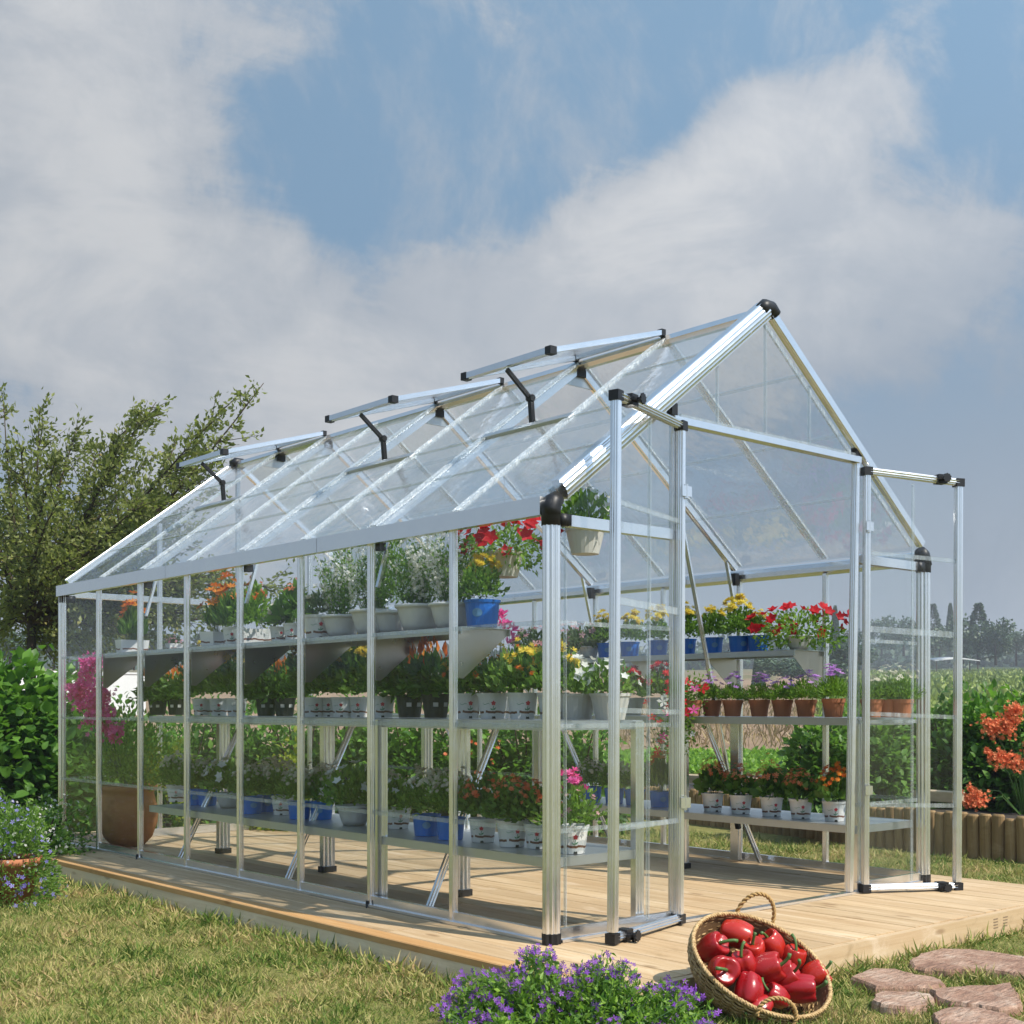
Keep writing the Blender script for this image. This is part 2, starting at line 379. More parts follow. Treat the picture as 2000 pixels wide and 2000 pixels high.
def part(mb, name, mat, parent, smooth=False, label=None, kind=None):
    o = link(name, mb.mesh(name, mat, smooth), parent, kind=kind)
    if label: o['label'] = label
    return o
def tag(o, label, cat, group=None):
    o['label'] = label; o['category'] = cat
    if group: o['group'] = group
    return o
def thing(name, label, cat, loc=(0, 0, 0), rz=0, group=None):
    o = link(name, None, None, loc); o.rotation_euler = (0, 0, rz); o.empty_display_size = .2
    return tag(o, label, cat, group)

# numpy leaf clouds ------------------------------------------------------------
LEAF = (np.array([(0, 0, 0), (-.5, .42, .10), (.5, .42, .10), (0, 1, -.05), (0, .45, 0)], float), [(0, 4, 1), (0, 2, 4), (1, 4, 3), (4, 2, 3)])
LEAF2 = (np.array([(0, 0, 0), (-.5, .45, .12), (.5, .45, .12), (0, 1, 0)], float), [(0, 2, 3), (0, 3, 1)])
BIGLEAF = (np.array([(0, 0, 0), (-.42, .25, .09), (0, .3, 0), (.42, .25, .09), (-.46, .6, .07), (0, .62, -.02), (.46, .6, .07), (0, 1.05, -.16)], float),
           [(0, 2, 1), (0, 3, 2), (1, 2, 5, 4), (2, 3, 6, 5), (4, 5, 7), (5, 6, 7)])
def flower_tpl(n=5, cup=.25, w=.42):
    v = [(0, 0, 0)]; f = []
    for k in range(n):
        a = 2*math.pi*k/n
        for da, r, z in ((-w, .62, cup*.7), (0, 1, cup), (w, .62, cup*.7)):
            v.append((math.cos(a+da)*r*.5, math.sin(a+da)*r*.5, z*.5))
        f.append((0, 3*k+1, 3*k+2, 3*k+3))
    return (np.array(v), f)
FLOW5 = flower_tpl(); FLOW6 = flower_tpl(7, .35, .36); POM = (np.vstack([flower_tpl(7, .15)[0], flower_tpl(6, .9)[0]*.75]), flower_tpl(7)[1]+[tuple(i+22 for i in f) for f in flower_tpl(6)[1]])
BELL = flower_tpl(5, 1.1, .5); PETU = flower_tpl(5, .5, .62)
def cloudmesh(name, mat, P, D, S, tpl=LEAF, wr=.55, N=None, rnd=None, flat=False):
    """scatter tpl at P; +Y of the template runs along D (leaves), or +Z along D when flat (flowers)"""
    P = np.asarray(P, float); n = len(P); D = np.asarray(D, float); D = D/np.maximum(np.linalg.norm(D, axis=1, keepdims=True), 1e-6)
    S = np.broadcast_to(np.asarray(S, float), (n,))
    R = rng.normal(size=(n, 3)) if N is None else np.asarray(N, float)+rng.normal(size=(n, 3))*.45
    X = np.cross(D, R); X /= np.maximum(np.linalg.norm(X, axis=1, keepdims=True), 1e-6); Z = np.cross(X, D)
    if flat: X, Y, Z = X, Z, D
    else: Y = D
    tv, tf = tpl; tv = tv.copy()
    if not flat: tv[:, 0] *= wr
    V = P[:, None, :] + S[:, None, None]*(tv[None, :, 0:1]*X[:, None, :]+tv[None, :, 1:2]*Y[:, None, :]+tv[None, :, 2:3]*Z[:, None, :])
    V = V.reshape(-1, 3); k = len(tv)
    sizes = np.array([len(f) for f in tf]); flatidx = np.concatenate([np.array(f) for f in tf])
    idx = (flatidx[None, :]+(np.arange(n)*k)[:, None]).ravel()
    tot = np.tile(sizes, n); start = np.concatenate([[0], np.cumsum(tot)[:-1]])
    me = bpy.data.meshes.new(name); me.vertices.add(len(V)); me.vertices.foreach_set('co', V.ravel().astype(np.float32))
    me.loops.add(len(idx)); me.loops.foreach_set('vertex_index', idx.astype(np.int32))
    me.polygons.add(len(tot)); me.polygons.foreach_set('loop_start', start.astype(np.int32)); me.polygons.foreach_set('loop_total', tot.astype(np.int32))
    r = rng.random(n) if rnd is None else rnd
    at = me.attributes.new('rnd', 'FLOAT', 'FACE'); at.data.foreach_set('value', np.repeat(r, len(sizes)).astype(np.float32))
    me.materials.append(MATS[mat]); me.update(calc_edges=True); me.validate(); return me
def unit(n):
    d = rng.normal(size=(n, 3)); return d/np.linalg.norm(d, axis=1, keepdims=True)

# ------------------------------------------------------------------ dimensions
GW, GL, HE, HR = 2.655, 4.88, 1.712, 2.735; BAY = .61; NB = 8; RX = GW/2
GZ = -.11                                    # ground level, the deck top is z = 0
def rz_at(x): return HE+(HR-HE)*(x/RX if x <= RX else (GW-x)/RX)

# section of an extruded post: lobes and grooves
def ridged(k=3, depth=.16):
    pts = []
    for side in range(4):
        for i in range(k*4):
            s_ = i/(k*4); g = depth*(.5-.5*math.cos(2*math.pi*k*s_))*.5
            x = -.5+s_
            q = (x, -.5+ (depth*.5-g)) if True else None
            c = {0: (q[0], q[1]), 1: (-q[1], q[0]), 2: (-q[0], -q[1]), 3: (q[1], -q[0])}[side]
            pts.append(c)
    return pts
def grooved(n=3, d=.12):
    """rectangular section whose two broad faces carry n shallow flutes"""
    top = []
    m_ = n*4
    for i in range(m_+1):
        x = -.5+i/m_; top.append((x, .5-d*abs(math.sin(math.pi*n*i/m_))*.9 if 0 < i < m_ else .42))
    return [(x, -y) for x, y in top]+[(x, y) for x, y in reversed(top)]
PF = grooved(3, .22); PF2 = grooved(2, .2)
ARC = [(-.5, -.5), (.5, -.5)]+[(.5-i/24, .18+.32*math.cos(math.pi*(.5-i/24)*.9)-.05*abs(math.sin(math.pi*5*i/24))) for i in range(25)]
def _sq(a, f=.06, n=12):
    r = .5/((abs(math.cos(a))**4+abs(math.sin(a))**4)**.25)*(1-f-f*math.cos(n*a)); return (r*math.cos(a), r*math.sin(a))
SQ = [_sq(2*math.pi*i/72) for i in range(72)]
LOBE = [(math.cos(a)*(.47-.05*math.cos(10*a)), math.sin(a)*(.47-.05*math.cos(10*a))) for a in [2*math.pi*i/60 for i in range(60)]]

# ------------------------------------------------------------------ ground and terrain
def terr(d):
    if d < 18: return GZ
    if d < 40: return GZ+.037*(d-18)**2/44
    if d < 280: return GZ+.407+.037*(d-40)
    return GZ+.407+8.88+.012*(d-280)
def build_ground():
    rad = [0.5, 2, 3.5]+list(np.geomspace(4.5, 2200, 90)); th = []
    n_in = 150; th = list(np.linspace(-35, 35, n_in))+list(np.linspace(38, 322, 72)); nt = len(th)
    v = [(CAM[0], CAM[1], GZ)]; cols = [(.1, .12, .03)]
    for r in rad:
        for a in th:
            ang = YAW+math.radians(a); x = CAM[0]+r*math.sin(ang); y = CAM[1]+r*math.cos(ang)
            n = mnoise.noise(Vector((x*.05, y*.05, 0)))
            z = terr(r)+(n*.5*min(1, max(0, r-40)/60)); v.append((x, y, z))
            lawn = (.20, .19, .065); soil = (.19, .125, .08); red = (.28, .19, .125); green = (.12, .15, .03); dark = (.05, .075, .022)
            fd = r*math.cos(math.radians(a)); lat = r*math.sin(math.radians(a)); u = 1000+FPX*math.tan(math.radians(max(-60, min(60, a))))
            jit = n*.35
            if fd < 17: c = lawn
            elif x > 4.9 and fd < 19: c = soil
            elif fd < 27: c = (.12, .15, .04)
            elif u < 1620+80*n:
                c = red if r < 190*(1+jit) else (.20, .15, .09)
                if r > 120*(1+jit) and n > .0: c = (.16, .14, .07)
            else: c = green if r < 150*(1+jit) else ((.22, .16, .09) if r < 200 else dark)
            cols.append(c)
    f = [(0, 1+i, 1+(i+1) % nt) for i in range(nt)]
    for j in range(len(rad)-1):
        for i in range(nt):
            i2 = (i+1) % nt; f.append((1+j*nt+i, 1+(j+1)*nt+i, 1+(j+1)*nt+i2, 1+j*nt+i2))
    f = [tuple(reversed(q)) for q in f]
    me = bpy.data.meshes.new('ground'); me.from_pydata(v, [], f)
    at = me.attributes.new('zone', 'FLOAT_COLOR', 'POINT'); at.data.foreach_set('color', np.array([(*c, 1) for c in cols], np.float32).ravel())
    me.materials.append(MATS['ground']); me.update(); me.polygons.foreach_set('use_smooth', [True]*len(me.polygons))
    o = link('ground', me); o['kind'] = 'structure'
build_ground()

# ------------------------------------------------------------------ deck
DX0, DX1, DY0, DY1 = -.41, 2.98, -.72, 5.5
deck = thing('wooden_deck', 'low platform of pale pine planks under the clear greenhouse', 'deck')
DT = .028
x = DX0; k = 0; widths = [.085]+[.144]*23
for w in widths:
    x1 = min(x+w, DX1)
    cuts = [DY0] + ([] if k == 0 else ([random.uniform(.4, 2.0), random.uniform(2.6, 4.6)] if k % 3 else [random.uniform(1.5, 3.8)])) + [DY1]
    for a, b in zip(cuts[:-1], cuts[1:]):
        mb = MB(); dz = random.uniform(-.0015, .0015); xa, xb = x+.002, x1-.0025; e = .004
        z1, z0 = dz, -DT
        sec = [(xa, z0), (xb, z0), (xb, z1-e), (xb-e, z1), (xa+e, z1), (xa, z1-e)]
        vs = [(p[0], a+.002, p[1]) for p in sec]+[(p[0], b-.002, p[1]) for p in sec]
        mb.add(vs, [(i, i+6, (i+1) % 6+6, (i+1) % 6) for i in range(6)]+[(0, 1, 2, 3, 4, 5), (11, 10, 9, 8, 7, 6)])
        part(mb, 'plank', 'orange_wood' if k == 0 else 'deck_wood', deck)
    x = x1; k += 1
    if x >= DX1-.001: break
fz0 = GZ-.05
part(MB().box((DX0+.004, DY0+.002, fz0), (DX0+.038, DY1, -DT-.001)), 'fascia_board', 'fascia_side_wood', deck)
fb = MB().box((DX0+.002, DY0-.036, fz0), (DX1, DY0-.001, -.003))
part(fb, 'fascia_board', 'fascia_wood', deck)
part(MB().box((DX1-.036, DY0+.002, fz0), (DX1, DY1, -DT-.001)), 'fascia_board', 'fascia_side_wood', deck)
part(MB().box((DX0+.002, DY1+.001, fz0), (DX1, DY1+.036, -.003)), 'fascia_board', 'fascia_wood', deck)
jm = MB()
for yy in np.arange(DY0+.3, DY1, .6): jm.box((DX0+.05, yy, fz0), (DX1-.05, yy+.045, -DT-.001))
part(jm, 'joists', 'fascia_side_wood', deck)
# faded ink stamp on the front board
st = MB()
for (cx_, rows) in ((2.0, 4), (2.085, 4)):
    for r_ in range(rows):
        xx = cx_-.02
        while xx < cx_+.018:
            ww = random.uniform(.0015, .005); st.box((xx, DY0-.0368, -.030-r_*.013), (xx+ww, DY0-.0360, -.0245-r_*.013)); xx += ww+.003
part(st, 'ink_stamp', 'stamp_ink', deck)

# ------------------------------------------------------------------ greenhouse
gh = thing('greenhouse', 'long clear walk-in greenhouse with gabled roof and aluminium frame, both doors open', 'greenhouse')
A = 'aluminium'
def xx(side, x): return x if side == 0 else GW-x
posts_y = [i*BAY for i in range(NB+1)]
for side in (0, 1):
    sx = 0 if side == 0 else GW; out = -1 if side == 0 else 1
    # base rail: stepped extrusion
    mb = MB().box((min(sx+out*.028, sx-out*.02), 0, .001), (max(sx+out*.028, sx-out*.02), GL, .014))
    mb.box((min(sx+out*.012, sx-out*.012), 0, .0135), (max(sx+out*.012, sx-out*.012), GL, .052))
    part(mb, 'base_rail', A, gh)
    # eave gutter beam in three spliced lengths
    prof = [(-.5, -.5), (.1, -.5), (.5, -.3), (.5, .05), (.35, .38), (.05, .5), (-.5, .5)]
    for a, b in ((.02, 1.62), (1.623, 3.24), (3.243, GL-.0)):
        mb = MB(); pr = [(p[0]*(-out), p[1]) for p in prof]
        mb.bar((sx+out*.012, a, HE-.012), (sx+out*.012, b, HE-.012), .062, .072, prof=pr)
        part(mb, 'eave_beam', A, gh)
    for i, y in enumerate(posts_y):
        corner = i in (0, NB)
        if corner:
            mb = MB().bar((sx, y, .03), (sx, y, HE-.05), .074 if i == 0 else .05, .066 if i == 0 else .045, (0, 1, 0), prof=LOBE)
            o = part(mb, 'corner_post', A, gh)
            part(MB().bar((sx, y, .0), (sx, y, .042), .079 if i == 0 else .055, .071 if i == 0 else .05, (0, 1, 0), prof=LOBE), 'foot', 'black_plastic', o)
        else:
            mb = MB().bar((sx+out*.002, y, .014), (sx+out*.002, y, HE-.045), .030, .034, (1, 0, 0), prof=SQ)
            o = part(mb, 'wall_post', A, gh)
            if i in (2, 6):
                    fm = MB().box((sx+out*.012-.016, y-.006, .0145), (sx+out*.012+.016, y+.006, .03)); fm.bar((sx+out*.028, y, .02), (sx+out*.034, y-.012, -.02), .006, .006, (0, 1, 0)); part(fm, 'foot_clip', 'black_plastic', o)
            if i % 2 == 0:
                # moulded joint with the rafter and a sloping gusset
                inx = sx-out*.03
                jb = MB().box((min(inx, inx-out*.035), y-.022, HE-.07), (max(inx, inx-out*.035), y+.022, HE+.0)); part(jb, 'eave_joint', 'black_plastic', gh)
                gm = MB().bar((inx-out*.004, y, HE-.24), (inx-out*.09, y, rz_at(.12)-.03), .014, .02, (0, 1, 0)); part(gm, 'knee_brace', A, gh)
        # cap where the rafter lands on the eave
        if corner:
            yo_ = -1 if i == 0 else 1; k_ = 1. if i == 0 else .6; c = MB()
            c.tube([(sx+out*.002, y, HE-.088), (sx+out*.002, y, HE-.02), (sx-out*.008, y, HE+.004), (sx-out*.034, y, HE+.024)], [.038*k_, .039*k_, .038*k_, .030*k_], 16)
            c.tube([(sx+out*.006, y-yo_*.045, HE-.016), (sx+out*.006, y+yo_*.006, HE-.016), (sx+out*.004, y+yo_*.010, HE-.05)], [.034*k_, .036*k_, .034*k_], 14)
            c.box((min(sx-out*.03, sx-out*.08), y-.03, HE-.085), (max(sx-out*.03, sx-out*.08), y+.016, HE-.04))
            part(c, 'corner_cap', 'black_plastic', gh, True)
    # clear glazing: four sheets high per bay, joined by clear strips
    rows = [.052, .435, .845, 1.25, HE-.05]
    for i in range(NB):
        y0, y1 = posts_y[i]+.018, posts_y[i+1]-.018
        for j in range(4):
            part(MB().box((sx-.002, y0, rows[j]+.004), (sx+.002, y1, rows[j+1]-.004)), 'pane', 'clear_panel', gh)
        for j in (1, 2, 3):
            part(MB().box((sx-.007, y0, rows[j]-.009), (sx+.007, y1, rows[j]+.009)), 'glazing_bar', 'clear_strip', gh)
    # roof slope
    e0 = Vector((sx, 0, HE+.025)); r0 = Vector((RX, 0, HR)); sl = r0-e0; nrm = Vector((-out*-(HR-HE), 0, RX)); nrm = Vector((out*(HR-HE), 0, RX)).normalized()
    for i, y in enumerate(posts_y):
        Y = Vector((0, y, 0))
        if i in (0, NB):
            yo = Vector((0, -.012 if i == 0 else .012, 0))
            mb = MB().bar(e0+Y+yo+sl*.03, r0+Y+yo-sl*.01, .086, .06, (0, -1, 0), prof=ARC) if (i == 0 and side == 0) else MB().bar(e0+Y+yo+sl*.03, r0+Y+yo-sl*.01, .036, .044, nrm, prof=PF); part(mb, 'gable_rafter', A, gh)
            if i == 0: part(MB().bar(e0+Y+Vector((0, .05, 0))+sl*.03, r0+Y+Vector((0, .05, 0))-sl*.02, .012, .02, nrm), 'glazing_bar', 'roof_strip', gh)
        elif i % 2 == 0:
            part(MB().bar(e0+Y+sl*.02-nrm*.02, r0+Y-sl*.015-nrm*.02, .034, .045, nrm, prof=PF2), 'rafter', A, gh)
            part(MB().bar(e0+Y+sl*.01+nrm*.009, r0+Y-sl*.01+nrm*.009, .055, .012, nrm, prof=PF), 'glazing_bar', 'roof_strip', gh)
        else:
            part(MB().bar(e0+Y+sl*.01+nrm*.003, r0+Y-sl*.01+nrm*.003, .05, .016, nrm, prof=PF), 'glazing_bar', 'roof_strip', gh)
    VB = (1, 3, 6) if side == 0 else ()
    fr = [.0, .27, .52, .76, 1.0]
    for i in range(NB):
        y0, y1 = posts_y[i]+.02, posts_y[i+1]-.02
        for j in range(4):
            if i in VB and j >= 2: continue
            a = e0+sl*(fr[j]+.006); b = e0+sl*(fr[j+1]-.006)
            m_ = MB(); m_.bar(a+Vector((0, (y0+y1)/2, 0)), b+Vector((0, (y0+y1)/2, 0)), y1-y0, .004, nrm); part(m_, 'roof_pane', 'roof_panel', gh)
        for j in (1, 2, 3):
            if i in VB and j >= 2: continue
            c = e0+sl*fr[j]; part(MB().bar(c+Vector((0, y0, 0)), c+Vector((0, y1, 0)), .016, .012, nrm), 'glazing_bar', 'clear_strip', gh)
        if i in VB:
            c = e0+sl*.515+nrm*.006; part(MB().bar(c+Vector((0, y0-.03, 0)), c+Vector((0, y1+.03, 0)), .04, .018, nrm), 'vent_sill', 'galvanised', gh)
# ridge beam
part(MB().bar((RX, .0, HR-.012), (RX, GL, HR-.012), .075, .05, prof=[(-.5, -.2), (-.2, -.5), (.2, -.5), (.5, -.2), (.2, .42), (0, .5), (-.2, .42)]), 'ridge_beam', A, gh)
for i in (2, 4, 6, 7):
    y = i*BAY; jb = MB().box((RX-.03, y-.022, HR-.075), (RX+.03, y+.022, HR-.035)); part(jb, 'ridge_joint', 'black_plastic', gh)
    gp = MB().add([(RX-.13, y-.004, HR-.125), (RX+.13, y-.004, HR-.125), (RX+.03, y-.004, HR-.05), (RX-.03, y-.004, HR-.05), (RX-.13, y+.004, HR-.125), (RX+.13, y+.004, HR-.125), (RX+.03, y+.004, HR-.05), (RX-.03, y+.004, HR-.05)],
        [(0,1,2,3),(7,6,5,4),(0,4,5,1),(1,5,6,2),(2,6,7,3),(3,7,4,0)]); part(gp, 'gusset_plate', 'galvanised', gh)
for y in (0, GL):
    part(MB().tube([(RX-.05, y-.012, HR-.022), (RX-.02, y-.012, HR+.006), (RX+.02, y-.012, HR+.006), (RX+.05, y-.012, HR-.022)], .034, 10).tube([(RX, y-.03, HR-.004), (RX, y+.05, HR-.004)], .034, 10), 'ridge_cap', 'black_plastic', gh, True)
# roof vents, each one hinged at the ridge and propped on a folding arm
for i in (1, 3, 6):
    y0, y1 = i*BAY+.0, (i+1)*BAY
    hx, hz = RX-.03, HR+.022; ox, oz = .56, 2.535
    fr_ = MB(); fr_.bar((hx, y0, hz), (ox, y0, oz), .03, .028, prof=PF2)
    v_ = part(fr_, 'roof_vent', A, gh)
    part(MB().bar((hx, y1, hz), (ox, y1, oz), .03, .028, prof=PF2), 'side_rail', A, v_)
    part(MB().bar((ox, y0-.015, oz), (ox, y1+.015, oz), .035, .034, prof=PF2), 'lower_rail', A, v_)
    part(MB().bar((hx, y0+.015, hz+.001), (hx, y1-.015, hz+.001), .02, .022), 'upper_rail', A, v_)
    part(MB().bar((hx-.01, (y0+y1)/2, hz), (ox+.015, (y0+y1)/2, oz), y1-y0-.03, .004), 'vent_pane', 'roof_panel', v_)
    for yy in (y0, y1):
        part(MB().box((ox-.020, yy-.019, oz-.018), (ox+.020, yy+.019, oz+.0175)), 'vent_corner', 'black_plastic', v_)
        part(MB().box((hx-.012, yy-.016, hz-.0155), (hx+.016, yy+.016, hz+.0155)), 'vent_hinge', 'black_plastic', v_)
    yc = (y0+y1)/2
    arm = MB(); arm.bar((ox, yc, oz-.025), (.709, yc, 2.395), .016, .02, (1, 0, 0)); arm.bar((.709, yc, 2.41), (.722, yc, 2.262), .022, .022, (0, 1, 0))
    arm.bar((.709, yc-.018, 2.398), (.709, yc+.018, 2.398), .034, .034, prof=LOBE)
    part(arm, 'vent_arm', 'black_plastic', v_)

# gables -----------------------------------------------------------
JL, JR, HD = .705, 2.02, 2.135
def gable(y, front):
    s_ = -1 if front else 1
    if front:
        part(MB().box((.04, y-.022, .0015), (GW-.04, y+.022, .013)), 'base_rail', A, gh)
        for a, b in ((.04, JL-.02), (JR+.02, GW-.04)): part(MB().box((a, y-.01, .0135), (b, y+.01, .055)), 'base_rail', A, gh)
    else: part(MB().box((.03, y-.02, .0015), (GW-.03, y+.02, .055)), 'base_rail', A, gh)
    jl, jr = (JL, JR)
    js = [((jl, jl+.006), 'door_jamb'), ((1.985, 2.045), 'door_jamb')] if front else [((jl, jl), 'gable_post'), ((RX, RX), 'gable_post'), ((GW-jl, GW-jl), 'gable_post')]
    for (xb, xt), nm in js:
        part(MB().bar((xb, y, .015), (xt, y, rz_at(xt)-.03 if not front else HD+.02), .036 if front else .03, .038, (0, 1, 0), prof=SQ), nm, A, gh)
    if front:
        part(MB().bar((jl-.02, y-.004, HD), (jr+.03, y-.004, HD), .05, .034, prof=PF), 'door_header', A, gh)
        part(MB().bar((jl+.03, y-.012, HD+.02), (jr-.0, y-.012, HD+.02), .012, .022), 'header_seal', 'clear_strip', gh)
        part(MB().box((jl-.03, y-.02, HD+.02), (jl+.005, y+.012, HD+.07)), 'header_clip', 'black_plastic', gh)
        part(MB().box((jr-.0, y-.02, HD+.02), (jr+.05, y+.012, HD+.06)), 'header_clip', 'black_plastic', gh)
        for a, b in ((.07, jl-.025), (jr+.045, GW-.07)):
            part(MB().bar((a, y, HE-.062), (b, y, HE-.062), .034, .052, prof=PF2), 'wall_plate', A, gh)
            for j in range(4):
                z0, z1 = [.055, .435, .845, 1.25][j]+.004, [.435, .845, 1.25, HE-.088][j]-.004
                part(MB().box((a-.03, y-.002, z0), (b, y+.002, z1)), 'pane', 'clear_panel', gh)
            for z in (.435, .845, 1.25): part(MB().box((a-.03, y-.007, z-.009), (b, y+.007, z+.009)), 'glazing_bar', 'clear_strip', gh)
            part(MB().box((a+.0, y-.0065, .056), (a+.006, y+.0065, HE-.09)), 'glazing_bar', 'clear_strip', gh)
        # triangular sheets beside and above the doors
        zt = lambda x: rz_at(x)-.04
        part(MB().add([(.08, y-.002, HE-.03), (jl-.025, y-.002, HE-.03), (jl-.025, y-.002, zt(jl-.025)), (.08, y+.002, HE-.03), (jl-.025, y+.002, HE-.03), (jl-.025, y+.002, zt(jl-.025))], [(0,1,2),(5,4,3),(0,3,4,1),(1,4,5,2),(2,5,3,0)]), 'pane', 'clear_panel', gh)
        part(MB().add([(GW-.08, y-.002, HE-.03), (jr+.05, y-.002, HE-.03), (jr+.05, y-.002, zt(jr+.05)), (GW-.08, y+.002, HE-.03), (jr+.05, y+.002, HE-.03), (jr+.05, y+.002, zt(jr+.05))], [(2,1,0),(3,4,5),(0,1,4,3),(1,2,5,4),(2,0,3,5)]), 'pane', 'clear_panel', gh)
        xs = [jl+.03, .99, RX, 1.66, jr-.01]
        for a, b in zip(xs[:-1], xs[1:]):
            z0 = HD+.03; p_ = [(a+.003, z0), (b-.003, z0), (b-.003, zt(b)), (a+.003, zt(a))]
            part(MB().add([(q[0], y-.002, q[1]) for q in p_]+[(q[0], y+.002, q[1]) for q in p_], [(0,1,2,3),(7,6,5,4),(0,4,5,1),(1,5,6,2),(2,6,7,3),(3,7,4,0)]), 'pane', 'clear_panel', gh)
        for x_ in xs[1:-1]: part(MB().box((x_-.005, y-.006, HD+.03), (x_+.005, y+.006, zt(x_))), 'glazing_bar', 'clear_strip', gh)
    else:
        part(MB().bar((.03, y, HE-.03), (GW-.03, y, HE-.03), .04, .045, prof=PF2), 'wall_plate', A, gh)
        xs = [.03, jl, RX, GW-jl, GW-.03]
        for a, b in zip(xs[:-1], xs[1:]):
            for j in range(4):
                z0, z1 = [.055, .435, .845, 1.25][j]+.004, [.435, .845, 1.25, HE-.055][j]-.004
                part(MB().box((a+.02, y-.002, z0), (b-.02, y+.002, z1)), 'pane', 'clear_panel', gh)
            for z in (.435, .845, 1.25): part(MB().box((a+.02, y-.007, z-.009), (b-.02, y+.007, z+.009)), 'glazing_bar', 'clear_strip', gh)
            p_ = [(a+.02, HE), (b-.02, HE), (b-.02, rz_at(b-.02)-.04), (a+.02, max(HE+.001, rz_at(a+.02)-.04))]
            part(MB().add([(q[0], y-.002, q[1]) for q in p_]+[(q[0], y+.002, q[1]) for q in p_], [(0,1,2,3),(7,6,5,4),(0,4,5,1),(1,5,6,2),(2,6,7,3),(3,7,4,0)]), 'pane', 'clear_panel', gh)
gable(0, True); gable(GL, False)

# doors: free corners taken where the open leaves stand
def door(hb, ht, fb_, ft, label, name='door'):
    hb, ht, fb_, ft = map(Vector, (hb, ht, fb_, ft)); w = (fb_-hb).normalized(); n = w.cross(Vector((0, 0, 1))).normalized()
    if n.y > 0: n = -n
    L = lambda s, t: hb.lerp(fb_, s).lerp(ht.lerp(ft, s), t)
    o = part(MB().bar(L(0, .015), L(0, .99), .032, .038, n, prof=SQ), name, A, gh, label=label)
    part(MB().bar(L(1, .02), L(1, .985), .037, .040, n, prof=SQ), 'stile', A, o)
    for t_, nm in ((.0, 'bottom_rail'), (1., 'top_rail')):
        part(MB().bar(L(0.02, t_)+Vector((0, 0, .02 if t_ == 0 else -.016)), L(.985, t_)+Vector((0, 0, .02 if t_ == 0 else -.016)), .045, .036, Vector((0, 0, 1)), prof=LOBE), nm, A, o)
    ts = [.022, .205, .42, .62, .80, .98]; ss = [.045, .5, .955]
    for j in range(5):
        for k_ in range(2):
            q = [L(ss[k_]+.004, ts[j]+.002), L(ss[k_+1]-.004, ts[j]+.002), L(ss[k_+1]-.004, ts[j+1]-.002), L(ss[k_]+.004, ts[j+1]-.002)]
            part(MB().add([p+n*.002 for p in q]+[p-n*.002 for p in q], [(0,1,2,3),(7,6,5,4),(0,4,5,1),(1,5,6,2),(2,6,7,3),(3,7,4,0)]), 'door_pane', 'clear_panel', o)
    for j in range(1, 5): part(MB().bar(L(.04, ts[j]), L(.96, ts[j]), .012, .02 if j != 3 else .03), 'glazing_bar', 'clear_strip', o)
    part(MB().bar(L(.5, .025), L(.5, .975), .012, .012, n), 'glazing_bar', 'clear_strip', o)
    for s_, t_ in ((1, 0), (1, 1), (0, 0), (0, 1)):
        c = L(s_, t_)+Vector((0, 0, .018 if t_ == 0 else -.018)); cm = MB(); cm.bar(c-w*.022, c+w*.022, .044, .040); part(cm, 'door_corner', 'black_plastic', o)
    # bolts near the free edge
    for t_ in (0, 1):
        c = L(.83 if t_ == 0 else .8, t_)+Vector((0, 0, .02 if t_ == 0 else -.012)); m_ = MB()
        m_.bar(c-w*.025, c+w*.025, .05, .045); m_.bar(c+n*.02, c+n*.055, .018, .018, prof=LOBE); m_.bar(c+n*.055, c+n*.062, .045, .045, prof=LOBE)
        m_.bar(c+n*.03-w*.03, c+n*.03+w*.03, .012, .012)
        if t_ == 0: m_.bar(c+n*.03-w*.02, c+n*.03-w*.02-Vector((0, 0, .035)), .012, .012, (1, 0, 0))
        part(m_, 'door_bolt', 'black_plastic', o)
    # hinges on the jamb
    for t_ in (.24, .86):
        c = L(0, t_)+n*.026; h_ = MB(); h_.box((c.x-.03, c.y-.006, c.z-.022), (c.x+.03, c.y+.002, c.z+.022)); h_.bar(c-Vector((0, 0, .03)), c+Vector((0, 0, .03)), .016, .016, (0, 1, 0), prof=LOBE)
        part(h_, 'hinge', A, o)
door((.70, -.035, .008), (.713, -.035, 2.125), (.16, -.175, .008), (.20, -.155, 2.15), 'left door leaf folded back outwards')
door((2.07, -.035, .008), (2.085, -.035, 2.10), (2.53, -.264, .0), (2.545, -.264, 2.065), 'right door leaf folded back outwards')

